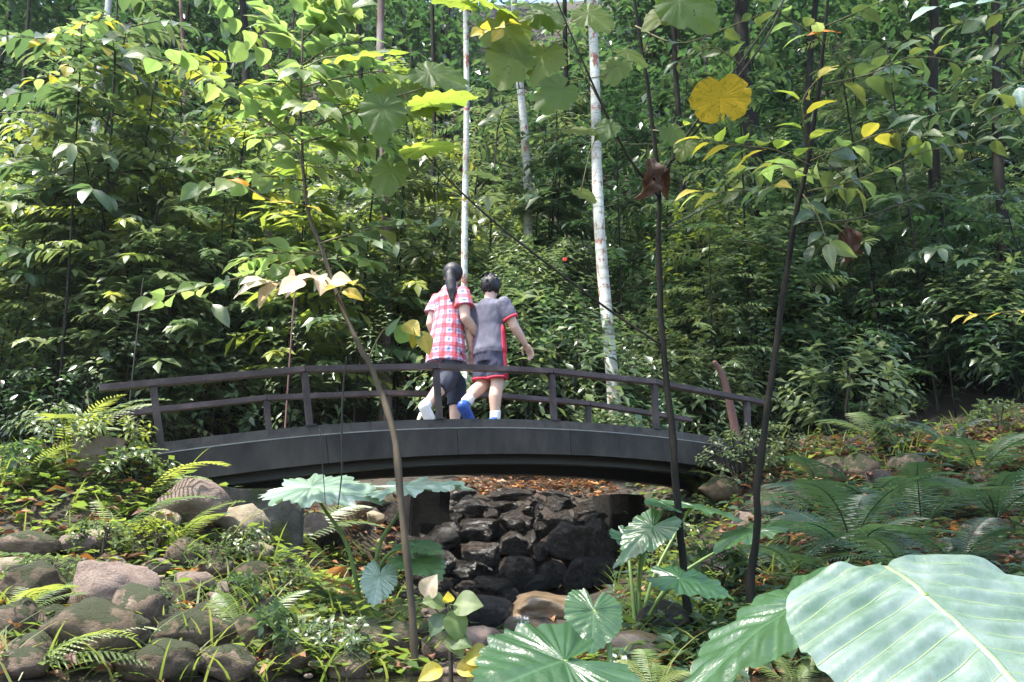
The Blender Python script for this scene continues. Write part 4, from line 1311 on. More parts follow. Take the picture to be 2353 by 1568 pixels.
stem_thing([root_at(318, 800, 11.5), at(322, 700, 11.5), at(330, 640, 11.5)], [.01, .009, .006], 'twig', 'thin dark stem behind the left end of the handrail', 'bare_stem', 'stem')
stem_thing([root_at(668, 830, 11.8), at(672, 740, 11.8), at(682, 640, 11.8)], [.014, .012, .008], 'red_bark', 'thin reddish stem standing above the handrail behind the leaning sapling', 'bare_stem', 'stem')
stem_thing([root_at(1700, 960, 12.2), at(1668, 890, 12.0), at(1640, 830, 11.9)], [.075, .055, .03], 'red_bark', 'broken leaning reddish stump behind the right end of the handrail', 'stump', 'stump')

# ------------------------------------------------------------------ shrubs and the wooded slope
def shrub_px(px, py, kind, scale, label, rz=None, Ymin=11.6, **kw):
    """a shrub whose middle shows at px, py: walk up the slope until it does"""
    h = KIND[kind][2] * scale * .55
    for Y in np.arange(Ymin, 40, .1):
        u = at(px, py, Y)
        z = gz(u[0], Y) + h
        if proj((u[0], Y, z))[1] <= py: break
    return place_shrub(KIND[kind], u[0], Y, scale, rz if rz is not None else (px * .37 + py) % 1.6 - .8, label, **kw)


SH = [
    (60, 830, 'whorl_b', 1.1, 'leafy shrub at the left edge above the ferns'),
    (190, 800, 'whorl', 1.05, 'bright whorled shrub left of the handrail end'),
    (300, 790, 'broad', .9, 'wide leaved shrub behind the left tip of the handrail'),
    (430, 830, 'dark', .9, 'dark shrub behind the left handrail post'),
    (540, 860, 'whorl', .75, 'pale narrow leaved shrub seen between the two left rails'),
    (600, 800, 'broad', .8, 'glossy broad leaved shrub above the middle of the left rail'),
    (660, 900, 'yellow', .6, 'yellowish shrub between the rails right of the second far post'),
    (730, 820, 'narrow', .8, 'narrow leaved shrub like bamboo over the left rail joint'),
    (860, 800, 'whorl', .9, 'shrub with yellowing leaves behind the leaning sapling and rail'),
    (940, 780, 'whorl_b', .9, 'green shrub left of the plaid shirt'),
    (1240, 780, 'whorl', 1.0, 'fine pale shrub right of the outstretched hand'),
    (1320, 800, 'narrow', .9, 'dense narrow leaved shrub in front of the thick white trunk'),
    (1080, 770, 'whorl_b', 1.15, 'shrub between the two people and the slim white trunk'),
    (1200, 700, 'whorl', 1.25, 'tall pale shrub right behind the person in grey'),
    (1230, 890, 'low', 1.1, 'low pale plant between the rails right of the bare legs'),
    (1380, 880, 'low_b', 1.2, 'low plant behind the right rails under the white trunk'),
    (1470, 830, 'whorl', .8, 'pale shrub left of the green sapling stem at rail height'),
    (1590, 850, 'whorl_b', .9, 'sunny shrub right of the green sapling stem'),
    (1680, 800, 'dark', .9, 'shaded shrub between the two right hand sapling stems'),
    (1670, 700, 'whorl', .9, 'bright whorled shrub against the broad shaded trunk'),
    (1560, 640, 'narrow', 1.0, 'spiky pale shrub behind the green sapling stem'),
    (1690, 590, 'narrow', .8, 'small leaved shrub on the shaded grey brown trunk'),
    (1880, 790, 'dark', 1.0, 'dark shrub just right of the dark brown sapling'),
    (1940, 560, 'whorl', 1.25, 'lit shrub with large pale whorls in the black gap right of the sapling'),
    (2130, 540, 'whorl', 1.2, 'lit spreading shrub with rounded leaves on the far right slope'),
    (2200, 640, 'broad', 1.0, 'shrub hanging low below the lit spreading one on the right'),
    (2300, 430, 'whorl_b', 1.0, 'green shrub at the right edge halfway up'),
    (2080, 420, 'broad', .9, 'sparse shrub under the long grey green twig leaves'),
    (2000, 850, 'dark_b', 1.0, 'dark small leaved shrub above the litter bank'),
    (2130, 800, 'dark', 1.0, 'black green shrub in the shade above the right bank'),
    (2270, 760, 'dark', 1.1, 'deeply shaded shrub at the right edge'),
    (2280, 840, 'low', 1.2, 'pale low plant at the right edge above the red litter'),
    (1500, 560, 'whorl', .9, 'pale shrub right of the thick white trunk at mid height'),
    (1430, 700, 'whorl_b', .9, 'green shrub touching the right side of the thick white trunk'),
    (1290, 620, 'whorl', 1.1, 'light shrub with red blossoms between the white trunks'),
    (1180, 600, 'whorl_b', 1.0, 'shrub behind the head of the person in grey'),
    (1120, 470, 'whorl', 1.1, 'light shrub between the slim and the middle white trunk'),
    (1260, 450, 'whorl', 1.1, 'pale crown of leaves at the foot of the middle white trunk'),
    (980, 560, 'fine', 1.0, 'fine leaved shrub left of the slim white trunk'),
    (950, 470, 'narrow', 1.1, 'greyish shrub right of the brown flecked trunk'),
    (800, 620, 'dark', 1.0, 'dark shrub left of the brown flecked trunk'),
    (760, 720, 'dark_b', .9, 'shaded shrub behind the thin reddish stem'),
    (560, 640, 'dark', 1.1, 'dark mass of leaves behind the low sapling spray'),
    (430, 660, 'whorl_b', 1.0, 'green shrub left of the low sapling spray'),
    (330, 560, 'whorl', 1.1, 'sunlit shrub in the left middle of the slope'),
    (200, 640, 'broad', 1.0, 'big leaved shrub in the left shade'),
    (60, 650, 'whorl', 1.1, 'light green shrub on the left edge at mid height'),
    (80, 480, 'yellow', 1.3, 'yellow green shrub on the left edge in the sun'),
    (310, 400, 'whorl_b', .9, 'tall mid green shrub with drooping leaves upper left'),
    (480, 380, 'yellow', 1.3, 'sunlit yellow green shrub left of the sapling'),
    (560, 470, 'yellow', 1.1, 'yellowish shrub right beside the sapling trunk on its left'),
    (215, 330, 'tall', .95, 'tall pale shrub hiding the foot of the whitish trunk upper left'),
    (250, 450, 'whorl', 1.3, 'pale shrub below the tall one at the upper left'),
    (130, 560, 'whorl_b', 1.1, 'green shrub at the foot of the slim dark sapling on the left'),
    (100, 250, 'tall', 1.0, 'tall sunlit shrub at the upper left edge'),
    (300, 190, 'tall_b', 1.0, 'tall bright shrub left of the thin reddish trunk'),
]
TIER = {'yellow': 'tier_y', 'whorl': 'tier', 'whorl_b': 'tier_b', 'broad': 'tier_b', 'narrow': 'tier_n', 'fine': 'tier', 'dark': 'tier_d', 'tall': 'tier', 'tall_b': 'tier_b', 'tall_dark': 'tier_d', 'dark_b': 'tier_d'}
for i_, (px, py, k, sc_, lb) in enumerate(SH):
    if py < 600:
        Y = (14.0 if abs(px - 1385) > 150 and abs(px - 1120) > 130 else 15.6) + (i_ * 1.37) % 3.0; u = at(px, py, Y); g_ = gz(u[0], Y)
        place_shrub(KIND[TIER[k]], u[0], Y, min(2.2, max(.6, (u[2] - g_) / (4.0 * .62))), (px * .37 + py) % 1.6 - .8, lb.replace('shrub', 'small tree'), 'small trees on the slope behind the bridge', 'small_tree', 'tree')
    else:
        shrub_px(px, py, k, sc_, lb)

for px, Y, k, sc_, lb in ((1375, 12.2, 'whorl', .72, 'pale shrub covering the left side of the foot of the thickest white trunk'), (1425, 12.0, 'whorl_b', .62, 'low green shrub before the right side of the foot of the thickest white trunk')):
    u = at(px, 900, Y); place_shrub(KIND[k], u[0], Y, sc_, .3, lb)

# small blossoms in one shrub
_b = at(1298, 597, 13.2)
fl = MB(); r_ = np.random.default_rng(2)
for k in range(5):
    an = k * 1.257
    fl.ball([.022 * math.cos(an), -.01, .022 * math.sin(an)], .018, (1, .5, .8), 8, 6)
prop(fl.build('blossom', MATS['red_petal'], None, True, _b), 'small red blossom in the light shrub between the white trunks', 'blossom')


def hillside():
    """the undergrowth of the slope beyond what one can tell apart: one mass per leaf colour and width"""
    r = np.random.default_rng(77)
    bins = {}
    stems = MB()

    def put(x, y, h, spread, nt, nl, leaf, mat, tm):
        lv, st = plant_leaves(r, h, spread, nt, nl, leaf)
        o = np.array([x, y, gz(x, y) - .05])
        lv[0] = lv[0] + o
        bins.setdefault((mat, tm), []).append(lv)
        if r.uniform() < .3:
            stems.tube([o, o + np.array([0, 0, h * .4]), o + np.array([r.uniform(-.3, .3), 0, h * .9])], [.03, .025, .01], 5)
    def put_tier(x, y, h, leaf, mat, tm):
        lv, st = spray_leaves(r, h, leaf, r.uniform(.9, 1.3))
        o = np.array([x, y, gz(x, y) - .05]); lv[0] = lv[0] + o
        bins.setdefault((mat, tm), []).append(lv)
        stems.tube([p + o for p in st[0][0]], np.linspace(st[0][1], st[0][1] * .4, len(st[0][0])), 5)
    for k in range(200):
        y = 13.4 + 15 * r.uniform() ** 1.25; x = r.uniform(-1, 1) * (y * .64 + 1.5)
        px = proj((x, y, gz(x, y) + 1))[0]
        dark = px > 1420; q = r.uniform()  # right of here the slope's shade is put into darker leaf colours
        if y < 15.5 and (abs(px - 1385) < 170 or abs(px - 1075) < 120 or abs(px - 1195) < 90): continue
        if y < 16.5 and 850 < px < 1500 and r.uniform() < .6: continue
        want = y * math.tan(math.radians(r.uniform(14, 37))) - gz(x, y)
        h = float(np.clip(want, 1.6, 8.5))
        mat = ('dark_shrub_leaf' if q < .5 else 'shrub_leaf' if q < .75 else 'pale_shrub_leaf') if dark else (('yellow_shrub_leaf' if q < .20 else 'pale_shrub_leaf' if q < .62 else 'shrub_leaf' if q < .85 else 'dark_shrub_leaf') if px < 1000 else ('pale_shrub_leaf' if q < .4 else 'shrub_leaf' if q < .7 else 'dark_shrub_leaf'))  # yellower leaves on the left stand in for warm sunlight
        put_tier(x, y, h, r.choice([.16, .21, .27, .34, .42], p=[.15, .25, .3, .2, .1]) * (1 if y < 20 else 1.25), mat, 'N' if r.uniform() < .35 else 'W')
    for k in range(120):
        y = r.uniform(13.6, 18.5); px = r.uniform(-60, 2420); x = at(px, 600, y)[0]
        if y < 14.0 and (abs(px - 1385) < 90 or abs(px - 1075) < 70): continue
        q = r.uniform(); h = float(np.clip(y * math.tan(math.radians(r.uniform(13, 27))) - gz(x, y), 1.2, 5.0))
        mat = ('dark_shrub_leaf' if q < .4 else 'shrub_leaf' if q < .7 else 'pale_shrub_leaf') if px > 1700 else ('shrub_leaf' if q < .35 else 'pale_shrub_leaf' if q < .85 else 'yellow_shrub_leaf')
        if k < 10: y = 15.6; x = at(1195 + r.uniform(-45, 45), 600, y)[0]; h = 3.3 + r.uniform(0, .5); mat = 'pale_shrub_leaf'
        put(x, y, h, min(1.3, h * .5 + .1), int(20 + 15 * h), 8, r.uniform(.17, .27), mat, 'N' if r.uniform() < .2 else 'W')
    Y = 13.2
    while Y < 36:
        half = Y * .66 + 2.5
        step = 1.0 if Y < 18 else (1.3 if Y < 24 else 1.7)
        x = -half
        while x < half:
            xx, yy = x + r.uniform(-.4, .4) * step, Y + r.uniform(-.4, .4) * step
            px = proj((xx, yy, gz(xx, yy) + 1))[0]
            sunny = px < 1000  # sunlight of the left slope put into yellower, paler leaf colours
            dark = px > 1450  # shade of the right slope put into darker leaf colours
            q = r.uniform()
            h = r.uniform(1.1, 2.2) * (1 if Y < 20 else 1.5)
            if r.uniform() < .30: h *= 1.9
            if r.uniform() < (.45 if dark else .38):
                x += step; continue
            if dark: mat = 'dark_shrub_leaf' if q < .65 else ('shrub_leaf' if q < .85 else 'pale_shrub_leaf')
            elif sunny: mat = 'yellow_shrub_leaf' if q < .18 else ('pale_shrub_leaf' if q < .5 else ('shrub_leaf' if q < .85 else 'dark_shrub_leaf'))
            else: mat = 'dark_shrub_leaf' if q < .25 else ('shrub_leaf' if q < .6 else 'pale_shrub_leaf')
            leaf = r.uniform(.17, .30) * (1 if Y < 20 else 1.35)
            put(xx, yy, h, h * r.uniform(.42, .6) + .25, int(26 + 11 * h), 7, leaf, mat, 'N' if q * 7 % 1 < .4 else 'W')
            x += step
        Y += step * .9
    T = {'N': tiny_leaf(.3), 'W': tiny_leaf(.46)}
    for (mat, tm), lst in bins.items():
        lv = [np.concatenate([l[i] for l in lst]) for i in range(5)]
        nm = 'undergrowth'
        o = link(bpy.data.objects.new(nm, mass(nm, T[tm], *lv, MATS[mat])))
        prop(o, {'dark_shrub_leaf': 'dark', 'shrub_leaf': 'mid green', 'pale_shrub_leaf': 'pale green', 'yellow_shrub_leaf': 'yellow green'}[mat] + (' narrow leaved' if tm == 'N' else ' broad leaved') + ' undergrowth covering the wooded slope', None, None, 'stuff')
    o = stems.build('undergrowth_stems', MATS['dark_bark']); prop(o, 'thin dark stems standing in the undergrowth of the slope', None, None, 'stuff')
    # the far wood: crowns on the ridge that close the view upwards
    pos, dr, up, sz, ti = [], [], [], [], []
    tr = MB()
    for k in range(120):
        y = r.uniform(25, 47); x = r.uniform(-.72, .72) * (y + 6)
        z0 = gz(x, y); H = r.uniform(7, 14)
        tr.tube([(x, y, z0 - .2), (x + r.uniform(-.3, .3), y, z0 + H * .9)], [.11, .05], 6)
        for c in range(10):
            cc = np.array([x, y, z0 + H * r.uniform(.08, 1.0)]) + r.normal(size=3) * np.array([1.3, 1.3, .6])
            n = 95
            pos.append(cc + r.normal(size=(n, 3)) * np.array([.9, .9, .6])); dr.append(np.column_stack([r.normal(size=(n, 2)), r.uniform(-.8, .2, n)])); up.append(np.column_stack([r.uniform(-.6, .6, (n, 2)), np.ones(n)]))
            sz.append(r.uniform(.3, .55, n)); ti.append(np.clip(r.normal(.4, .25, n), 0, 1))
    o = link(bpy.data.objects.new('far_wood', mass('far_wood', T['W'], *[np.concatenate(v) for v in (pos, dr, up, sz, ti)], MATS['dark_shrub_leaf'])))
    prop(o, 'dense tree crowns on the ridge above the slope', None, None, 'stuff')
    o = tr.build('far_trunks', MATS['dark_bark']); prop(o, 'many thin dark trunks of the wood on the ridge', None, None, 'stuff')


hillside()

# ------------------------------------------------------------------ single leaves
def grid_leaf(name, mat, wmax=.36, wpos=.45, fold=.12, droop=.2, wave=.0, seed=0, nu=12, nveins=7):
    r = np.random.default_rng(seed); V, vein = [], []
    vs = np.array([-1, -.66, -.33, 0, .33, .66, 1])
    ph = r.uniform(0, 6)
    for i in range(nu + 1):
        u = i / nu
        w = wmax * (math.sin(math.pi * u ** (math.log(.5) / math.log(wpos))) ** (.75 if u < wpos else 1.05) if 0 < u < 1 else 0.0) + .004
        for v in vs:
            x = u + .04 * abs(v) * (1 - u)
            V.append((x, v * w, fold * abs(v) * w * 2 - droop * u * u + .05 * math.sin(math.pi * u) + wave * w * abs(v) * math.sin(u * 17 + ph + (2 if v > 0 else 0))))
            q = (u - abs(v) * .14) * nveins; q = abs(q - round(q))
            vein.append(max(1.0 if v == 0 else 0.0, math.exp(-(q / .14) ** 2) * .6))
    n = len(vs)
    Fc = [(i * n + k, i * n + k + 1, (i + 1) * n + k + 1, (i + 1) * n + k) for i in range(nu) for k in range(n - 1)]
    b = MB(); b.add(V, Fc); nl = b.n
    b.tube([(-.10, 0, .0), (0, 0, .0)], [.012, .012], 5)
    vein += [1.0] * (b.n - nl)
    return mesh_from(name, np.concatenate(b.V), b.F, MATS[mat], True, None, {'vein': vein})


def polar_leaf(name, mat, prof, nr=14, nt=72, scallop=0.0, nsc=16, cup=.0, droop=.2, wave=.03, nvein=8, puff=.012, seed=0, bites=(), torn=0.0, par=False):
    """heart or arrow shaped leaf spread round its stalk: prof gives radius at 0, 45, 90, 135, 165, 180 degrees from the tip"""
    r = np.random.default_rng(seed)
    V, vein, lxy = [], [], []
    ang = np.linspace(-math.pi, math.pi, nt + 1)
    key = np.radians([0, 22, 45, 90, 135, 160, 180])
    ph = r.uniform(0, 6, 3)
    R = []
    for a in ang:
        rr = np.interp(abs(a), key, prof)
        rr *= 1 + scallop * (abs(math.sin(abs(a) * nsc * .5 + .6)) - .5) + torn * (noise.noise(Vector((math.cos(a) * 5 + seed, math.sin(a) * 5, seed))))
        for (ba, bw, bd) in bites:
            rr *= 1 - bd * math.exp(-((a - ba) / bw) ** 2)
        R.append(rr)
    for i in range(nr + 1):
        f = i / nr
        for k, a in enumerate(ang):
            rad = R[k] * f
            x, y = rad * math.cos(a), rad * math.sin(a)
            if abs(a) < math.pi / 2:
                q = (x - abs(y) * .62) / (prof[0] / nvein)
                q = q if x - abs(y) * .62 > 0 else abs(a) * 4.2
            else:
                q = abs(a) * 4.2
            if par: q = (x - abs(y) * par) / (prof[0] / nvein) + 20
            dq = abs(q - round(q))
            z = -droop * (x * x if x > 0 else .6 * x * x) + cup * abs(y) - droop * .8 * y * y
            z += puff * math.cos(2 * math.pi * (q - .5)) * min(1, abs(y) * 6) * (1 - .3 * f)
            z += wave * f * f * (math.sin(a * 9 + ph[0]) + .6 * math.sin(a * 17 + ph[1]))
            z += .02 * noise.noise(Vector((x * 4 + seed, y * 4, 0)))
            V.append((x, y, z)); lxy.append((x, y))
            mid = math.exp(-(y / .012) ** 2) if x > 0 else 0
            vein.append(max(mid, math.exp(-(dq / .07) ** 2) * .75))
    n = nt + 1
    Fc = [(i * n + k, i * n + k + 1, (i + 1) * n + k + 1, (i + 1) * n + k) for i in range(nr) for k in range(nt)]
    return mesh_from(name, V, Fc, MATS[mat], True, None, {'vein': vein, 'lx': [v[0] for v in lxy], 'ly': [v[1] for v in lxy]} if par else {'vein': vein})


def leaf_obj(me, parent, base, pos, d, up, size, name='leaf', label=None, wid=1.0):
    o = bpy.data.objects.new(name, me)
    d = norm(d); y = norm(np.cross(up, d)); z = np.cross(d, y)
    R = np.stack([d * size, y * size * wid, z * size], 1)
    M = Matrix([list(R[i]) + [float(pos[i] - base[i])] for i in range(3)] + [[0, 0, 0, 1]])
    link(o, parent)
    o.matrix_local = M
    if label: o['label'] = label
    return o


OV = {m: [grid_leaf('leaf', m, w, p, f, dr_, wv, s) for s, (w, p, f, dr_, wv) in enumerate(((.34, .42, .10, .18, .04), (.30, .45, .16, .25, .06), (.38, .4, .06, .12, .05)))] for m in ('sapling_leaf', 'grey_leaf', 'yellow_leaf', 'blush_leaf', 'brown_leaf', 'orange_leaf')}
CRUMPLE = [grid_leaf('leaf', 'brown_leaf', .30, .5, .55, .5, .35, s) for s in (41, 42)]
OV['slim'] = [grid_leaf('leaf', 'grey_leaf', .2, .4, .12, .25, .06, 9), grid_leaf('leaf', 'grey_leaf', .24, .42, .12, .2, .06, 10), grid_leaf('leaf', 'sapling_leaf', .22, .42, .12, .2, .05, 11)]
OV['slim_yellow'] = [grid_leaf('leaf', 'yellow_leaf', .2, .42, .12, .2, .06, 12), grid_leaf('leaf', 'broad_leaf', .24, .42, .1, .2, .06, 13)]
OV['compound'] = [grid_leaf('leaf', 'sapling_leaf', .25, .42, .1, .15, .05, 14), grid_leaf('leaf', 'sapling_leaf', .28, .4, .08, .2, .05, 15)]
HEART = (1.0, .80, .64, .54, .50, .42, .16)
BROAD = [polar_leaf('leaf', 'broad_leaf', HEART, 12, 72, .05, 18, .02, .16, .03, 5, .008, s, torn=.22) for s in (1, 2, 3)]
ROUND = (.56, .60, .63, .64, .63, .60, .38)


class Plant:
    def __init__(s, name, label, cat, base, group=None):
        s.base = np.asarray(base, float)
        s.root = empty(name, s.base, label, cat, group)
        s.paths = []

    def petiole(s, pos, reach=.6):
        Q = np.concatenate(s.paths); dd = np.linalg.norm(Q - pos, axis=1); i = int(dd.argmin())
        if .01 < dd[i] < reach:
            b = MB(); m = (Q[i] + pos) / 2 + np.array([0, 0, .12 * dd[i]])
            b.tube(curve_pts([Q[i], m, pos], 7) - s.base, np.linspace(.0045, .003, 7), 5); b.build('leaf_stalk', MATS['olive_twig'], s.root)

    def tube(s, name, P, R, mat, n=8, m=18):
        Q = curve_pts(P, m)
        rr = np.interp(np.linspace(0, 1, m), np.linspace(0, 1, len(R)), R)
        if name == 'trunk':   # knots and small kinks
            rr = rr * np.array([1 + .16 * noise.noise(Vector((i * .55, s.base[0] * 3, 0))) + (.18 if i % 11 == 5 else 0) for i in range(m)])
            Q = Q + np.array([[.010 * noise.noise(Vector((i * .4, 1, s.base[0]))), .010 * noise.noise(Vector((i * .4, 9, s.base[0]))), 0] for i in range(m)])
        b = MB(); b.tube(Q - s.base, rr, n)
        b.build(name, MATS[mat], s.root)
        s.paths.append(Q)
        return Q

    def leaf(s, me, pos, d, up, size, label=None, wid=1.0):
        return leaf_obj(me, s.root, s.base, pos, d, up, size, 'leaf', label, wid)

    def spray(s, P, n, meshes, size, r, start=.12, face=.2, fwd=.55, droop=.15, rad=.006, mat='olive_twig', end=True, twig='twig', taper=.25):
        """a twig with leaves alternating along it"""
        Q = s.tube(twig, P, [rad, rad * .7, rad * .4], mat, 5, 14)
        T = norm(np.gradient(Q, axis=0))
        for k in range(n):
            f = start + (1 - start) * (k + .5) / n
            i = f * (len(Q) - 1); j = min(int(i), len(Q) - 2); p = Q[j] + (Q[j + 1] - Q[j]) * (i - j); t = T[j]
            side = norm(np.cross(t, [0, 0, 1.0])) * (1 if k % 2 else -1)
            view = norm(-p)
            d = norm(side * (1 - face * .3) + t * fwd + np.array([0, 0, -droop]) + r.normal(size=3) * .16)
            u = norm(np.array([0, 0, 1.0]) * (1 - face) + view * face + r.normal(size=3) * .22)
            s.leaf(meshes[int(r.integers(len(meshes)))], p + d * size * .08, d, u, size * r.uniform(.78, 1.15) * (1 - taper * f))
        if end:
            s.leaf(meshes[0], Q[-1], norm(T[-1] + np.array([0, 0, -droop])), norm(np.array([0, 0, 1.0]) * (1 - face) + norm(-Q[-1]) * face), size * .9)


A = lambda lst: [at(*p) for p in lst]
r1 = np.random.default_rng(31)
# the leaning brown sapling on the left of the stream
g0 = root_at(962, 1540, 4.75)
S1 = Plant('sapling', 'leaning brown sapling with glowing yellow green sprays before the left half of the bridge', 'sapling', g0, 'saplings in the foreground')
S1.tube('trunk', [g0, at(950, 1440, 4.75), at(930, 1230, 4.75), at(905, 1000, 4.8), at(868, 880, 4.85), at(800, 745, 4.9), at(742, 580, 4.95), at(705, 470, 5.0), at(692, 300, 5.0), at(694, 150, 5.0), at(700, 40, 5.0)],
        [0.0213, 0.0205, 0.0197, 0.0189, 0.0172, 0.0148, 0.0131, 0.0107, 0.009, 0.0074, 0.0049], 'brown_stem', 10, 60)
C_, O_ = OV['compound'], OV['sapling_leaf']
def sp(pts, n, meshes, size, **k): S1.spray(A(pts), int(n * (1.45 if meshes is C_ else 1.15)), meshes, size * 1.3, r1, **k)
sp([(694, 235, 5.0), (600, 130, 4.85), (520, 45, 4.75), (470, -10, 4.7)], 13, O_, .135, face=.75, fwd=.35)
sp([(694, 335, 5.0), (560, 240, 4.85), (450, 165, 4.8), (345, 130, 4.75)], 15, O_, .145, face=.55, fwd=.5)
sp([(697, 415, 5.0), (620, 405, 4.9), (520, 415, 4.8), (460, 425, 4.75)], 7, O_, .13, face=.6, droop=.6)
sp([(700, 440, 5.0), (640, 420, 5.1), (560, 400, 5.2)], 7, C_, .15, face=.25)
sp([(740, 575, 4.95), (600, 625, 4.85), (480, 655, 4.75), (350, 690, 4.7)], 19, O_, .115, face=.6, fwd=.4)
sp([(742, 585, 4.95), (640, 580, 5.05), (560, 600, 5.1)], 13, C_, .14, face=.2)
sp([(735, 560, 4.95), (830, 530, 4.9), (900, 520, 4.85), (1000, 515, 4.8)], 9, OV['grey_leaf'], .15, face=.2)
sp([(735, 600, 4.95), (800, 590, 4.9), (850, 600, 4.85)], 8, C_, .13, face=.3)
sp([(694, 150, 5.0), (760, 110, 4.9), (830, 95, 4.85)], 11, C_, .16, face=.3)
sp([(694, 200, 5.0), (780, 180, 4.95), (880, 165, 4.9), (960, 190, 4.85)], 14, C_, .17, face=.25)
sp([(694, 260, 5.0), (790, 240, 4.9), (880, 260, 4.8)], 13, C_, .17, face=.3)
sp([(694, 320, 5.0), (800, 320, 5.0), (900, 330, 5.0)], 12, C_, .17, face=.2)
sp([(694, 380, 5.0), (780, 390, 4.9), (850, 400, 4.85)], 10, C_, .16, face=.25)
sp([(698, 90, 5.0), (740, 50, 4.9), (800, 20, 4.85)], 12, O_, .17, face=.5)
sp([(700, 60, 5.0), (720, 0, 4.9), (760, -50, 4.85)], 9, O_, .17, face=.5)
sp([(697, 110, 5.0), (640, 60, 5.1), (600, 0, 5.2)], 9, C_, .15, face=.35)
sp([(694, 180, 5.0), (650, 190, 5.2), (600, 210, 5.3)], 9, C_, .15, face=.3)
sp([(694, 290, 5.0), (660, 300, 5.3), (600, 320, 5.5)], 9, C_, .15, face=.3)
sp([(694, 240, 5.0), (720, 240, 4.6), (740, 250, 4.3)], 8, C_, .15, face=.3)
sp([(740, 620, 4.95), (690, 640, 4.8), (620, 650, 4.75)], 5, OV['blush_leaf'], .19, face=.35, fwd=.9)
sp([(760, 660, 4.92), (740, 640, 4.7), (700, 645, 4.6)], 4, OV['blush_leaf'], .16, face=.5, fwd=.9)
sp([(770, 680, 4.92), (790, 660, 4.8), (800, 650, 4.7)], 3, OV['yellow_leaf'], .12, face=.5)
sp([(845, 830, 4.87), (880, 760, 4.9), (930, 740, 4.9), (960, 760, 4.9)], 6, OV['yellow_leaf'] + O_, .14, face=.5, droop=.6)
sp([(712, 480, 5.0), (690, 470, 4.8), (620, 460, 4.7), (560, 425, 4.7)], 5, OV['orange_leaf'][:1] + OV['yellow_leaf'], .10, face=.4, mat='olive_twig')
for k_ in range(7):
    zp = 60 + 54 * k_; an = k_ * 2.4
    ex, ey = 690 + math.cos(an) * (95 + 4 * k_), zp - 35 + 30 * math.sin(an * 1.7)
    sp([(694 + (zp > 420) * 8, zp, 5.0), ((694 + ex) / 2, (zp + ey) / 2 - 12, 5.0 + .25 * math.sin(an)), (ex, ey, 5.0 + .5 * math.sin(an))], 9, C_ if k_ % 3 else O_, .16, face=.35)
# broad hand sized leaves right of its crown
for (x, y, Y, tx, ty, sz, me, fc) in [(800, 130, 4.6, 950, 95, .36, 0, .35), (985, 165, 4.6, 1085, 195, .27, 1, .5), (985, 235, 4.5, 1120, 200, .30, 2, .2), (880, 245, 4.5, 872, 350, .25, 0, .7), (935, 215, 4.6, 985, 250, .24, 1, .6), (900, 215, 4.6, 850, 260, .22, 2, .5), (960, 345, 4.6, 1060, 320, .26, 2, .2), (900, 390, 4.7, 870, 450, .2, 1, .5)]:
    p, q = at(x, y, Y), at(tx, ty, Y - .05)
    S1.leaf(BROAD[me], p, q - p, np.array([0, 0, 1.]) * (1 - fc) + norm(-p) * fc, sz / 1.5 * 1.5, 'large ragged leaf with light shining through')
S1.tube('twig', A([(694, 300, 5.0), (800, 260, 4.8), (900, 225, 4.6), (985, 200, 4.55)]), [.008, .006, .004], 'olive_twig', 5)
for (x, y, Y) in [(800, 130, 4.6), (985, 165, 4.6), (985, 235, 4.5), (880, 245, 4.5), (935, 215, 4.6), (900, 215, 4.6), (960, 345, 4.6), (900, 390, 4.7)]: S1.petiole(at(x, y, Y))

# the green stem in the middle right with broad leaves
r2 = np.random.default_rng(32)
g0 = root_at(1600, 1475, 5.6)
S2 = Plant('sapling', 'tall dark green sapling stem with broad ragged leaves and one round golden leaf', 'sapling', g0, 'saplings in the foreground')
S2.tube('trunk', [g0, at(1578, 1380, 5.6), at(1560, 1200, 5.6), at(1545, 1000, 5.6), at(1524, 800, 5.6), at(1514, 600, 5.6), at(1512, 420, 5.55), at(1488, 200, 5.5), at(1458, 0, 5.4), at(1450, -80, 5.4)],
        [0.0254, 0.0238, 0.023, 0.0221, 0.0205, 0.0189, 0.0164, 0.0139, 0.0115, 0.0098], 'dark_bark', 10, 50)
S2.tube('branch', A([(1524, 795, 5.6), (1410, 720, 5.4), (1210, 570, 5.0), (1090, 470, 4.8), (1000, 380, 4.7), (955, 325, 4.65)]), [.009, .008, .007, .005, .003], 'twig', 7, 24)
S2.tube('branch', A([(1512, 450, 5.55), (1450, 370, 5.3), (1390, 255, 5.0), (1330, 120, 4.8), (1270, -20, 4.7)]), [.010, .009, .008, .006, .005], 'twig', 7, 24)
S2.tube('branch', A([(1512, 420, 5.55), (1580, 310, 5.3), (1690, 160, 5.1), (1810, -10, 5.0)]), [.010, .009, .007, .005], 'twig', 7, 24)
S2.tube('branch', A([(1545, 370, 5.4), (1640, 250, 5.2), (1760, 90, 5.05), (1800, 0, 5.0)]), [.010, .009, .007, .005], 'twig', 6, 20)
S2.tube('twig', A([(1390, 255, 5.0), (1300, 100, 4.9), (1200, -10, 4.9)]), [.006, .004, .003], 'olive_twig', 5)
S2.tube('twig', A([(1390, 175, 5.0), (1250, 195, 4.9), (1130, 215, 4.8)]), [.004, .003, .002], 'olive_twig', 5)
S2.tube('twig', A([(1500, 330, 5.4), (1430, 330, 5.2), (1350, 300, 5.1)]), [.005, .004, .003], 'olive_twig', 5)
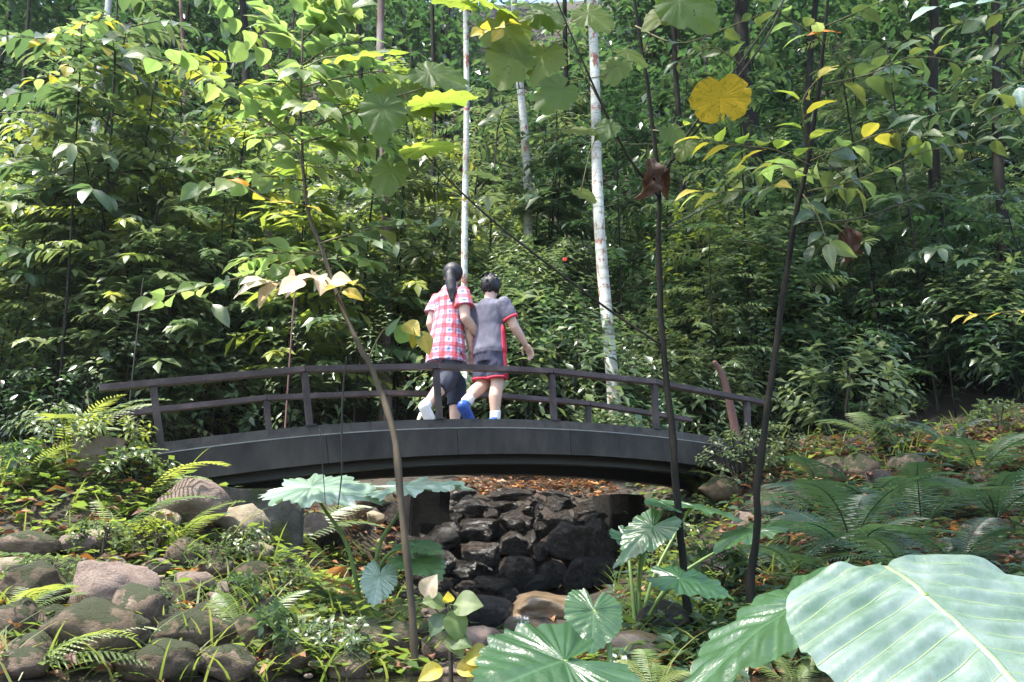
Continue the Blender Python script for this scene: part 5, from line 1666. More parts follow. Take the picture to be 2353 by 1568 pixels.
BL = [(1150, 60, 4.8, 1225, 150, .42, 0, .6), (1240, 30, 4.8, 1285, 50, .28, 1, .6), (1175, 120, 4.8, 1160, 185, .40, 2, .75), (1250, 120, 4.85, 1235, 175, .36, 0, .6), (1290, 205, 4.8, 1205, 270, .30, 1, .7), (1215, 10, 4.7, 1285, 25, .30, 2, .4),
      (1350, 300, 5.0, 1280, 295, .22, 0, .45), (1400, 290, 5.0, 1350, 340, .20, 1, .6), (1335, 440, 5.1, 1380, 465, .18, 2, .4), (1130, 405, 4.9, 1060, 385, .22, 0, .4), (1090, 460, 4.9, 1010, 440, .2, 1, .3),
      (1560, 0, 4.9, 1640, 50, .45, 2, .6), (1530, 30, 5.0, 1480, 60, .3, 0, .5), (1420, 150, 5.0, 1380, 210, .25, 1, .6), (1440, 120, 5.1, 1500, 150, .25, 2, .4), (1100, 0, 4.8, 1180, 20, .4, 0, .3), (1070, 10, 4.8, 1010, -5, .3, 2, .3), (1350, 30, 4.9, 1400, 60, .3, 1, .5),
      (1540, 300, 5.2, 1580, 350, .2, 1, .5), (1575, 330, 5.3, 1560, 400, .2, 2, .5)]
for (x, y, Y, tx, ty, sz, me, fc) in BL:
    p, q = at(x, y, Y), at(tx, ty, Y - .05)
    S2.petiole(p)
    S2.leaf(BROAD[me], p, q - p, np.array([0, 0, 1.]) * (1 - fc) + norm(-p) * fc, sz / 1.35)
GOLD = polar_leaf('leaf', 'gold_leaf', ROUND, 14, 100, .0, 16, .0, .10, .010, 6, .006, 5, bites=((.20, .09, .34), (-.06, .05, .42), (-1.2, .05, .16), (1.9, .04, .15)), torn=.07)
p, q = at(1655, 225, 5.0), at(1662, 330, 5.0)
S2.petiole(p)
S2.leaf(GOLD, p, q - p, norm(-p) + np.array([0, 0, .1]), .31, 'large round golden leaf with bites out of its lower edge')
for (x, y, Y, tx, ty, sz) in [(1490, 360, 5.4, 1495, 470, .30), (1510, 380, 5.45, 1530, 440, .24), (1500, 400, 5.4, 1480, 460, .22)]:
    p, q = at(x, y, Y), at(tx, ty, Y)
    S2.petiole(p)
    S2.leaf(CRUMPLE[0], p, q - p, norm(-p) + r2.normal(size=3) * .4, sz * .95, 'withered brown leaf hanging down', .8)
S2.spray(A([(1460, 60, 5.4), (1560, 100, 5.2), (1680, 60, 5.1), (1780, 20, 5.1)]), 8, OV['slim'], .17, r2, face=.4)
S2.spray(A([(1700, 150, 5.1), (1640, 110, 5.0), (1560, 140, 5.0)]), 6, OV['slim'] + OV['slim_yellow'], .16, r2, face=.4)
S2.spray(A([(1500, 300, 5.5), (1540, 300, 5.4), (1600, 280, 5.3)]), 5, OV['slim_yellow'], .13, r2, face=.4)
S2.spray(A([(1180, 50, 4.8), (1150, 65, 4.7), (1110, 70, 4.6)]), 5, OV['yellow_leaf'], .13, r2, face=.6)

# the dark brown sapling on the right
r3 = np.random.default_rng(33)
g0 = root_at(1722, 1440, 5.5)
S3 = Plant('sapling', 'dark brown sapling leaning right with flat twigs of slim leaves near the bridge end', 'sapling', g0, 'saplings in the foreground')
S3.tube('trunk', [g0, at(1726, 1340, 5.5), at(1738, 1220, 5.5), at(1742, 1100, 5.5), at(1768, 900, 5.5), at(1800, 680, 5.5), at(1832, 480, 5.45), at(1862, 330, 5.4), at(1888, 150, 5.35), at(1902, 0, 5.3), at(1905, -80, 5.3)],
        [0.0262, 0.0262, 0.0213, 0.023, 0.0221, 0.0205, 0.018, 0.0148, 0.0123, 0.0107, 0.0098], 'dark_bark', 10, 50)
def s3(pts, n, m, size, **k): S3.spray(A(pts), int(n * 1.3), m, size * 1.2, r3, **k)
SLM, SY = OV['slim'], OV['slim_yellow']
s3([(1862, 380, 5.4), (1780, 345, 5.2), (1700, 335, 5.1), (1610, 320, 5.0)], 9, SY, .19, face=.3)
s3([(1860, 400, 5.4), (1780, 425, 5.2), (1690, 440, 5.1), (1610, 440, 5.0)], 8, SY + SLM, .19, face=.4)
s3([(1862, 370, 5.4), (1960, 330, 5.2), (2060, 300, 5.1), (2130, 320, 5.05)], 9, SLM + SY, .21, face=.35)
s3([(1855, 440, 5.4), (1980, 410, 5.2), (2120, 350, 5.1), (2290, 320, 5.0)], 9, SLM, .17, face=.4)
s3([(1862, 350, 5.4), (1850, 300, 5.2), (1845, 230, 5.1), (1880, 180, 5.1)], 5, SY, .20, face=.4)
s3([(1890, 195, 5.35), (2000, 170, 5.2), (2100, 130, 5.1), (2250, 150, 5.0)], 10, SLM, .24, face=.35)
s3([(1895, 100, 5.3), (1840, 60, 5.2), (1760, 10, 5.1)], 6, SLM, .17, face=.35)
s3([(1898, 60, 5.3), (1990, 20, 5.2), (2080, -20, 5.1)], 6, SLM, .2, face=.35)
s3([(1840, 440, 5.45), (1880, 500, 5.3), (1900, 560, 5.2)], 4, SLM, .19, face=.5)
s3([(1860, 400, 5.4), (1790, 380, 5.7), (1720, 390, 5.9)], 7, SLM, .2, face=.3)
s3([(1865, 350, 5.4), (1920, 390, 5.5), (1960, 430, 5.6)], 6, SLM, .2, face=.4)
S3.tube('twig', A([(1838, 512, 5.45), (1960, 505, 5.3), (2070, 470, 5.2), (2160, 425, 5.1)]), [.007, .006, .004], 'twig', 5)
S3.tube('twig', A([(1815, 580, 5.5), (1740, 560, 5.4), (1670, 550, 5.3)]), [.006, .005, .003], 'twig', 5)
S3.tube('twig', A([(1520, 530, 5.55), (1600, 490, 5.5), (1700, 440, 5.5)]), [.005, .005, .003], 'twig', 5)
p, q = at(1945, 520, 5.3), at(1955, 590, 5.3)
S3.leaf(CRUMPLE[0], p, q - p, norm(-p) + np.array([.3, 0, 0]), .24, 'withered brown leaf hanging from the long bare twig', .9)
S3.leaf(CRUMPLE[1], p, q - p + np.array([.04, 0, 0]), norm(-p) + np.array([-.5, 0, 0]), .2)
p, q = at(1925, 75, 5.2), at(1845, 75, 5.2)
S3.leaf(OV['orange_leaf'][2], p, q - p, np.array([0, 0, 1.]) + norm(-p) * .7, .22, 'orange dying leaf near the top')

# twigs reaching in from the right edge
g0 = root_at(2480, 900, 4.6)
S4 = Plant('sapling', 'grey green leafy twigs reaching in from the right edge at the top', 'sapling', g0, 'saplings in the foreground')
S4.tube('trunk', [g0, at(2470, 600, 4.6), at(2440, 300, 4.6), at(2420, 60, 4.6), at(2415, -60, 4.6)], [.035, .03, .024, .018, .012], 'dark_bark', 9, 30)
r4 = np.random.default_rng(34)
for pts, n, m, size in [([(2440, 160, 4.6), (2330, 190, 4.5), (2220, 240, 4.4), (2140, 265, 4.4)], 9, SLM, .19), ([(2440, 250, 4.6), (2380, 260, 4.5), (2290, 250, 4.4)], 7, SLM + SY, .18), ([(2430, 80, 4.6), (2340, 100, 4.5), (2230, 110, 4.4)], 9, OV['grey_leaf'], .17),
                        ([(2420, 0, 4.6), (2300, 30, 4.5), (2180, 60, 4.4)], 9, OV['grey_leaf'], .17), ([(2460, 720, 4.7), (2360, 715, 4.6), (2220, 725, 4.5)], 9, SY, .12), ([(2440, 330, 4.6), (2370, 300, 4.4), (2330, 250, 4.3)], 6, SLM, .2)]:
    S4.spray(A(pts), n, m, size, r4, face=.35)
PALE = grid_leaf('leaf', 'sky_sheen_leaf', .26, .42, .1, .12, .06, 22)
for (x, y, tx, ty, sz) in [(2160, 15, 2080, 45, .2), (2180, 20, 2230, 8, .18), (2240, 10, 2300, 5, .2), (2340, 200, 2350, 245, .15)]:
    p, q = at(x, y, 4.3), at(tx, ty, 4.3)
    S4.leaf(PALE, p, q - p, np.array([0, 0, 1.]) + norm(-p) * .8, sz, 'pale leaf with sky shine put into its colour')

# slim sunlit sapling at the left
g0 = root_at(150, 900, 13.2)
S5 = Plant('sapling', 'slim dark sapling with a sunlit tuft of pale yellow leaves at the upper left', 'sapling', g0, 'saplings in the foreground')
S5.tube('trunk', [g0, at(158, 620, 13.2), at(170, 400, 13.2), at(182, 200, 13.2), at(188, 60, 13.2)], [.022, .02, .018, .014, .009], 'dark_bark', 9, 30)
r5 = np.random.default_rng(35)
for k in range(11):
    an = k * 2.4; zpx = 60 + 14 * k
    x2, y2 = 185 + math.cos(an) * (70 + 5 * k), zpx - 10 + math.sin(an) * 20
    S5.spray(A([(186, zpx, 13.2), ((186 + x2) / 2, zpx - 12, 13.2 - .3 * math.sin(an)), (x2, y2, 13.2 - .5 * math.sin(an))]), 7, OV['yellow_leaf'][:1] + C_ + C_, .32, r5, face=.3)
for k, (x, y, tx, ty) in enumerate([(180, 280, 60, 330), (178, 300, 250, 360), (172, 330, 110, 300), (176, 260, 260, 230)]):
    S5.spray(A([(x, y, 13.2), ((x + tx) / 2, (y + ty) / 2 - 15, 13.1), (tx, ty, 13.0)]), 8, OV['grey_leaf'], .34, r5, face=.3)

# ------------------------------------------------------------------ elephant ear plants
EAR = (1.0, .80, .70, .60, .66, .58, .06)
def ears(nm, mat, seed, nr=26, nt=150, **k):
    kw = dict(scallop=.07, nsc=30, cup=.05, droop=.16, wave=.018, nvein=6, puff=.012); kw.update(k)
    return polar_leaf(nm, mat, EAR, nr, nt, seed=seed, **kw)


EG = [ears('leaf', 'elephant_ear_leaf', 61), ears('leaf', 'elephant_ear_leaf', 62, wave=.03)]
EP = [ears('leaf', 'sky_sheen_leaf', 63, scallop=.16, wave=.03, nsc=36), ears('leaf', 'sky_sheen_leaf', 64, scallop=.14, wave=.03, nsc=36)]
BIG = polar_leaf('leaf', 'giant_leaf', (1.0, .84, .72, .60, .52, .40, .30), 60, 240, .012, 30, -.04, .20, .008, 7.5, .019, 65, par=.42)


def ear(pl, me, ins, tip, up, stalk_px=None, label=None, wid=1.0, rad=.011, k=1.0):
    p, q = at(*ins), at(*tip)
    sz = float(np.linalg.norm(q - p)) * k * (.84 if pl is globals().get('ED') else 1.0)
    pl.leaf(me, p, q - p, np.array(up, float), sz, label, wid)
    mids = A(stalk_px) if stalk_px else [(pl.base + p) / 2 + np.array([0, 0, .12])]
    b = MB(); Q = curve_pts([pl.base + np.array([0, 0, .03])] + list(mids) + [p], 14)
    b.tube(Q - pl.base, np.linspace(rad * 1.5, rad * .7, 14), 8); b.build('stalk', MATS['green_stalk'], pl.root)


GE = 'elephant ear plants along the stream'
g0 = root_at(2230, 1680, 2.6)
EA = Plant('elephant_ear_plant', 'nearest elephant ear plant with one giant pale shining leaf in the bottom right corner', 'plant', g0, GE)
ear(EA, BIG, (2125, 1365, 2.5), (2530, 1690, 2.0), (-.06, -.50, .86), [(2150, 1560, 2.6)], 'giant leaf paled by painted sky glare, with deep parallel veins', 1.12, .014)
ear(EA, EG[0], (1835, 1385, 2.95), (1525, 1580, 2.8), (-.30, -.22, 1.0), [(1960, 1520, 2.85)], 'green leaf with a wavy edge, drooping to the left', .62, .012)
g0 = root_at(1390, 1600, 4.0)
EB = Plant('elephant_ear_plant', 'elephant ear plant with a broad dark green leaf at the bottom centre', 'plant', g0, GE)
ear(EB, EG[1], (1298, 1520, 3.75), (1090, 1572, 3.5), (.05, -.50, .85), [(1380, 1560, 3.95)], 'broad dark green leaf with pale ribs', 1.15)
ear(EB, EG[0], (1364, 1402, 4.2), (1362, 1490, 4.05), (.1, -1.0, .35), [(1400, 1480, 4.15)], 'upright heart shaped leaf with yellowing rim', 1.0, k=1.0)
g0 = root_at(845, 1345, 5.9)
EC = Plant('elephant_ear_plant', 'elephant ear plant with two pale scalloped leaves held up below the bridge', 'plant', g0, GE)
ear(EC, EP[0], (715, 1120, 5.6), (875, 1128, 5.5), (.02, -.42, 1.0), [(800, 1260, 5.8), (745, 1170, 5.65)], 'pale scalloped leaf with sky sheen in its colour, the larger of two', 1.1)
ear(EC, EP[1], (925, 1118, 5.7), (1085, 1098, 5.8), (-.05, -.30, 1.0), [(870, 1260, 5.85), (915, 1180, 5.75)], 'pale scalloped leaf with sky sheen in its colour, the smaller of two', .9)
ear(EC, EG[0], (952, 1252, 5.6), (1020, 1262, 5.5), (0, -.4, 1.0), [(880, 1290, 5.8)], None, .95)
ear(EC, EG[1], (955, 1285, 5.6), (1012, 1315, 5.4), (.2, -.6, .8), [(890, 1300, 5.8)], None, .95)
ear(EC, EP[1], (872, 1325, 5.6), (858, 1388, 5.5), (.05, -1.0, .4), [(850, 1320, 5.8)], 'small pale heart shaped leaf with a withered orange rib', .95)
g0 = root_at(1463, 1440, 5.7)
ED = Plant('elephant_ear_plant', 'elephant ear plant with tiered green leaves left of the green sapling stem', 'plant', g0, GE)
ear(ED, EG[1], (1500, 1210, 5.5), (1415, 1285, 5.35), (.1, -.5, .9), [(1470, 1300, 5.7)], None, .8)
ear(ED, EG[0], (1475, 1258, 5.5), (1392, 1300, 5.4), (-.1, -.2, 1.0), [(1466, 1350, 5.7)], None, .7)
ear(ED, EG[0], (1530, 1160, 5.6), (1490, 1150, 5.5), (0, -.5, .8), [(1475, 1290, 5.7)], None, 1.0, k=1.3)
ear(ED, EG[1], (1560, 1330, 5.2), (1715, 1362, 5.1), (.05, -.42, 1.0), [(1500, 1400, 5.5)], 'leaf with a silvery sheen', 1.0)
ear(ED, EG[0], (1590, 1162, 6.0), (1752, 1190, 5.9), (.05, -.22, 1.0), [(1500, 1330, 5.8)], None, .7)
ear(ED, EG[1], (1735, 1220, 5.9), (1622, 1252, 5.7), (.0, -.25, 1.0), [(1540, 1340, 5.8)], None, .7)
ear(ED, EG[1], (1440, 1235, 5.9), (1500, 1290, 5.8), (.1, -.5, 1.0), [(1450, 1330, 5.7)], None, .9)

# the small plant at the bottom
g0 = root_at(1040, 1600, 4.0)
SM = Plant('seedling', 'young plant with pale and yellow leaves at the bottom beside the leaning brown trunk', 'plant', g0)
SM.tube('stem', [g0, at(1036, 1540, 4.0), at(1034, 1450, 4.0), at(1030, 1370, 4.0)], [.012, .010, .008, .005], 'twig', 7)
for (x, y, tx, ty, sz, key, i) in [(975, 1375, 998, 1325, .14, 'blush_leaf', 0), (1030, 1385, 1030, 1365, .06, 'yellow_leaf', 0), (1022, 1410, 990, 1455, .14, 'grey_leaf', 1), (1036, 1400, 1058, 1470, .15, 'sapling_leaf', 1), (1036, 1450, 1062, 1505, .16, 'grey_leaf', 0), (1025, 1385, 975, 1380, .1, 'sapling_leaf', 0), (1040, 1390, 1105, 1388, .1, 'sapling_leaf', 2), (1020, 1535, 965, 1556, .2, 'yellow_leaf', 1), (1050, 1525, 1105, 1545, .19, 'yellow_leaf', 0), (1070, 1500, 1125, 1515, .17, 'yellow_leaf', 2), (1030, 1470, 1080, 1480, .12, 'sapling_leaf', 0)]:
    p, q = at(x, y, 3.95), at(tx, ty, 3.9)
    SM.leaf(OV[key][i], p, q - p, norm(-p) + np.array([0, 0, .6]), float(np.linalg.norm(q - p)) * 1.05, None, 1.2)
for P in ([(1036, 1440, 4.0), (1010, 1410, 4.0), (975, 1375, 3.95)], [(1036, 1500, 4.0), (1050, 1490, 3.98), (1070, 1495, 3.95)]):
    SM.tube('twig', A(P), [.004, .003], 'twig', 5)

# ------------------------------------------------------------------ ferns
def frond_mesh(name, mat, seed, npin=22, width=.20, arch=.35, fine=False):
    """arched rib with paired leaflets, length 1 along x"""
    r = np.random.default_rng(seed)
    V, Fc = [], []
    b = MB()
    X = lambda t: np.array([t * (1 - .12 * t * t), 0, .25 * t - arch * t * t * 1.5])
    P = np.array([X(t) for t in np.linspace(0, 1, 14)])
    b.tube(P, np.linspace(.008, .002, 14), 4, False)
    for k in range(npin):
        t = .14 + .86 * k / npin
        p = X(t)
        L = width * (math.sin(math.pi * (.18 + .80 * (k / npin))) ** .8 + .08)
        for s in (1, -1):
            d = norm(np.array([.38, s * 1.0, -.10 + r.uniform(-.08, .08)]))
            w = .86 / npin * (.30 if not fine else .26)
            n = 5 if fine else 3
            c = norm(np.cross([0, 0, 1], d))
            pts = []
            for i in range(n + 1):
                f = i / n
                ww = w * (1 - f) ** .7 * (1 if i else .6)
                m = p + d * L * f + np.array([0, 0, -.22 * L * f * f])
                jag = .25 * w * (i % 2) if fine else 0
                pts += [m - c * (ww + jag), m + c * (ww + jag)]
            F2 = [(2 * i, 2 * i + 2, 2 * i + 3, 2 * i + 1) for i in range(n)]
            b.add(pts, F2)
    return mesh_from(name, np.concatenate(b.V), b.F, MATS[mat])


FR = {'light': [frond_mesh('frond', 'fern_leaf', 1), frond_mesh('frond', 'fern_leaf', 2, 26, .17, .28), frond_mesh('frond', 'fern_leaf', 3, 20, .22, .45)],
      'dark': [frond_mesh('frond', 'dark_fern_leaf', 4, 30, .22, .40, True), frond_mesh('frond', 'dark_fern_leaf', 5, 28, .24, .34, True), frond_mesh('frond', 'dark_fern_leaf', 6, 26, .2, .5, True)],
      'dry': [frond_mesh('frond', 'dry_fern_leaf', 7, 20, .2, .5)]}


def fern(px, py, kind, n, Lpx, label, az=None, spread=6.28, Y=None, elev=(.45, 1.05), seed=0, lift=0.0):
    """fronds from one crown on the ground; az is the middle direction in degrees (0 right, 90 away, 180 left, 270 towards us)"""
    g = at(px, py, Y) if Y else on_ground(px, py)
    if not Y: pass
    r = np.random.default_rng(seed + int(px))
    L = Lpx * (1.25 if kind == 'light' else .98) * (g[1] * CP + g[2] * SP) / F
    t = empty('fern', g + np.array([0, 0, lift]), label, 'fern', 'ferns on the banks')
    for k in range(n):
        a = math.radians(az if az is not None else 0) + (spread * ((k + .5) / n - .5) if spread < 6 else k * 2.4) + r.uniform(-.2, .2)
        e = r.uniform(*elev)
        d = np.array([math.cos(a) * math.cos(e), math.sin(a) * math.cos(e), math.sin(e)])
        leaf_obj(FR[kind][int(r.integers(len(FR[kind])))], t, np.zeros(3), np.zeros(3), d, np.array([-d[0] * d[2] * .6 + r.uniform(-.2, .2), -d[1] * d[2] * .6 - .25, 1.0]), L * r.uniform(.75, 1.15), 'frond')
    return t


FN = [
    (10, 1030, 'light', 7, 210, 'large sunlit fern at the left edge level with the bridge end', 60, 3.5),
    (110, 965, 'light', 3, 120, 'fern with one frond pointing up to the left tip of the handrail', 60, 1.2),
    (150, 1040, 'light', 6, 190, 'fern with long pale fronds lying left of the brown stone block', 20, 3.6),
    (60, 1120, 'light', 5, 150, 'short yellow fern above the dark grey boulder on the left', 60, 4.0),
    (180, 1130, 'light', 5, 170, 'fern with a frond curling up in the middle of the left bank', 100, 3.0),
    (330, 1160, 'light', 3, 170, 'fern with thin pale fronds crossing the brown stone block', 20, 2.2),
    (400, 1262, 'light', 4, 150, 'fern spreading wide over the two rounded boulders by the abutment', 20, 2.4),
    (690, 1260, 'light', 5, 180, 'fern with upright fronds left of the pale elephant ear leaf stalks', 60, 1.8),
    (770, 1330, 'light', 5, 170, 'fern at the stream edge below the pale elephant ear leaves', 150, 2.4),
    (770, 1420, 'dark', 5, 150, 'grey green hanging fern left of the leaning brown trunk', 250, 1.6),
    (810, 1400, 'dry', 3, 150, 'dried reddish brown fern beside the grey green one', 240, 1.2),
    (880, 1460, 'light', 6, 150, 'olive fern around the leaning brown trunk', 90, 5.0),
    (1120, 1460, 'light', 3, 120, 'thin small fern growing over the dark ledge stone', 60, 2.5),
    (20, 1440, 'light', 6, 180, 'yellow fern at the left edge below the mossy boulder', 30, 3.0),
    (60, 1560, 'light', 6, 220, 'fern in the bottom left corner', 40, 2.4),
    (1620, 1150, 'light', 4, 110, 'small pale fern below the right end of the bridge', 90, 3.0),
    (1700, 1140, 'light', 4, 100, 'small pale fern touching the dark brown sapling', 140, 2.0),
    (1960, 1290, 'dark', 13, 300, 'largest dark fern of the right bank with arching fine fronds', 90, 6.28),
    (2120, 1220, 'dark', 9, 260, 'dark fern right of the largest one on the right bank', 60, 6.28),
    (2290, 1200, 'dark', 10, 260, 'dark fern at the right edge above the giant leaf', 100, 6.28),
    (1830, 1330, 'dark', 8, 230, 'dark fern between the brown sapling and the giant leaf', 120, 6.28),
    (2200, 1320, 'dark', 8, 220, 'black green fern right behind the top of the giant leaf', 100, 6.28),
    (2010, 1010, 'light', 5, 130, 'sunlit fern on the leaf littered right bank', 90, 3.4),
    (1800, 1000, 'light', 4, 110, 'small green fern beside the path right of the bridge', 90, 3.4),
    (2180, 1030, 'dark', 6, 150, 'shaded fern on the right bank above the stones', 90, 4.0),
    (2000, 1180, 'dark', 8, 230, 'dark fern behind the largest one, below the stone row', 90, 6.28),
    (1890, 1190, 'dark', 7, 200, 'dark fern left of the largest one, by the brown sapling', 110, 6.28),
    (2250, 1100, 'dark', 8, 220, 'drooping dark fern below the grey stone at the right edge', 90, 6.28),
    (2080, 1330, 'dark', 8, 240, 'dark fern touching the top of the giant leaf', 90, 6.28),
    (1680, 1330, 'light', 5, 150, 'hanging pale fern between the two right saplings', 60, 2.4),
    (1640, 1500, 'dark', 6, 150, 'small dark fern at the foot of the green sapling stem', 90, 4.0),
    (560, 1500, 'light', 5, 170, 'thin pale fern in the grass left of the leaning trunk', 90, 3.0),
    (270, 1240, 'light', 5, 180, 'pale fern above the largest pink boulder', 60, 3.0),
    (1500, 1590, 'light', 5, 150, 'yellowish fern peeping up at the bottom left of the green drooping leaf', 90, 2.4),
    (1830, 1600, 'light', 4, 130, 'small pale fern at the bottom under the edge of the giant leaf', 80, 2.4),
]
for i, (x, y, k, n, Lp, lb, az, spd) in enumerate(FN):
    fern(x, y, k, n, Lp, lb, az, spd, seed=i, Y={1500: 3.9, 1830: None}.get(x) if y > 1560 else None)

# creeper over the right end of the bridge and weeds on the left bank
for (t, s, kind, sc_, lb, dz, zs) in [(4.75, -.12, 'creeper', .85, 'leafy creeper hanging over the right end of the bridge side', -.72, .9), (5.15, -.05, 'creeper', .85, 'creeper with small leaves beside the last handrail post', -.55, .9)]:
    c = bp(t, s); place_shrub(KIND[kind], c[0], c[1] - .1, sc_, t, lb, 'creepers at the bridge ends', 'creeper', 'creeper', z=c[2] + dz, zs=zs)
for (x, y, kind, sc_, lb) in [
    (330, 1015, 'low_y', .5, 'bright low weeds left of the first post'), (440, 1015, 'low', .55, 'pale weeds hiding the foot of the first handrail post'), (400, 1060, 'low', .6, 'weed with pale leaves right of the brown stone block'),
    (250, 1075, 'low_y', .9, 'yellow green weeds left of the brown stone block'), (120, 1060, 'low', .9, 'weeds among fern fronds near the left edge'), (300, 1140, 'low', .9, 'weeds below the brown stone block'), (30, 1130, 'low_b', .8, 'broad weeds at the left edge'),
    (350, 1290, 'low_y', .8, 'upright yellow green weed between the boulders of the left bank'), (470, 1330, 'low', .6, 'weeds right of the largest pink boulder'), (230, 1290, 'low', .7, 'weeds above the largest pink boulder'), (560, 1300, 'low', .7, 'weeds beneath the tan oval boulder'),
    (540, 1420, 'low_b', .6, 'weeds in the grass left of the stream'), (650, 1380, 'low', .6, 'weeds by the stream left of the ferns'), (100, 1390, 'low', .7, 'weeds on the mossy boulder at the left'), (330, 1450, 'low', .6, 'weeds behind the broad brown and green boulder'), (600, 1540, 'low_b', .7, 'weeds at the bottom edge left of the stream'), (760, 1540, 'low', .7, 'weeds at the bottom edge beside the leaning trunk'),
    (1650, 1400, 'low_b', .8, 'broad weed between the feet of the two right saplings'), (1560, 1280, 'low', .7, 'pale weeds behind the green sapling stem'), (1600, 1220, 'low', .8, 'light weeds under the right end of the bridge'), (1490, 1330, 'low_y', .7, 'yellow weeds around the tiered elephant ear'), (1540, 1110, 'low', .8, 'pale star shaped leaves below the bridge side on the right'),
    (1900, 960, 'low', .9, 'weeds on the bank right of the brown sapling'), (2000, 920, 'low_b', .9, 'weeds at the edge of the dark shrubs on the right bank'), (2100, 960, 'low', .8, 'weeds above the red litter on the right bank'), (2060, 1050, 'low_b', .7, 'shaded weeds near the stones on the right bank'), (2300, 1000, 'low', .8, 'weeds at the right edge on the litter bank'),
    (1240, 1360, 'low', .35, 'tiny seedling growing on the stones before the dark wall'), (1320, 1375, 'low', .3, 'second tiny seedling right of the first before the dark wall'), (640, 960, 'low_y', .8, 'yellow green weeds behind the rails'), (540, 960, 'low_b', .9, 'broad leaved weeds behind the left rails'), (790, 950, 'low', .9, 'grassy weeds behind the middle of the left rails')]:
    g = on_ground(x, y)
    place_shrub(KIND[kind], g[0], g[1], sc_ * (.72 if x < 800 and y > 1100 else .9), x * .1, lb, 'weeds on the banks', 'weed', 'weed')

# hanging lianas
stem_thing(A([(796, 820, 5.2), (788, 900, 5.2), (785, 1000, 5.2), (786, 1080, 5.2), (776, 1170, 5.2)]), [.005, .006, .006, .005, .003], 'twig', 'thin dark liana hanging in front of the left half of the bridge', 'liana', 'liana')
stem_thing(A([(735, 985, 5.3), (742, 1080, 5.3), (748, 1160, 5.3)]), [.003, .003, .002], 'twig', 'hair thin root hanging beside the dark liana', 'liana', 'liana')
stem_thing([root_at(1100, 1300, 9.0, .2), at(1445, 1150, 9.4), at(1400, 1020, 9.4)], [.006, .005, .004], 'twig', 'thin dark vine in front of the stone wall', 'liana', 'liana') if False else None
stem_thing([root_at(210, 990, 8.2), at(205, 950, 8.2), at(198, 900, 8.2)], [.008, .008, .004], 'olive_twig', 'pale bent stalk beside the left tip of the handrail', 'stalk', 'stalk')
stem_thing([root_at(1720, 1290, 6.4), at(1690, 1268, 6.3, ), at(1640, 1272, 6.2)], [.03, .035, .02], 'red_bark', 'short brown dead branch lying left of the dark brown sapling', 'dead_branch', 'branch')

# ------------------------------------------------------------------ ground cover
def scatter(name, label, tmpl, mat, n, region, size, r, lift=(0, .05), tilt=.5, cond=None, dz=0.0):
    """leaves or blades on the ground; region in picture coordinates"""
    x0, y0, x1, y1 = region
    pts = []
    P = np.stack([r.uniform(x0, x1, n), r.uniform(y0, y1, n)], 1)
    for px, py in P:
        d = ray(px, py); d = d / d[1]
        ys = np.linspace(3.2, 13.5, 60); Q = ys[:, None] * d[None]
        pts.append(Q)
    Q = np.array(pts); Z = ground_z(Q[..., 0].ravel(), Q[..., 1].ravel()).reshape(Q.shape[:2])
    hit = (Q[..., 2] < Z); ok = hit.any(1); i = hit.argmax(1)
    p = Q[np.arange(n), i][ok]; p[:, 2] = Z[np.arange(n), i][ok]
    if cond is not None: p = p[cond(p)]
    m = len(p)
    p = p + np.column_stack([r.normal(size=(m, 2)) * .08, r.uniform(*lift, m) + dz])
    a = r.uniform(0, 6.28, m)
    return p, a, m, r


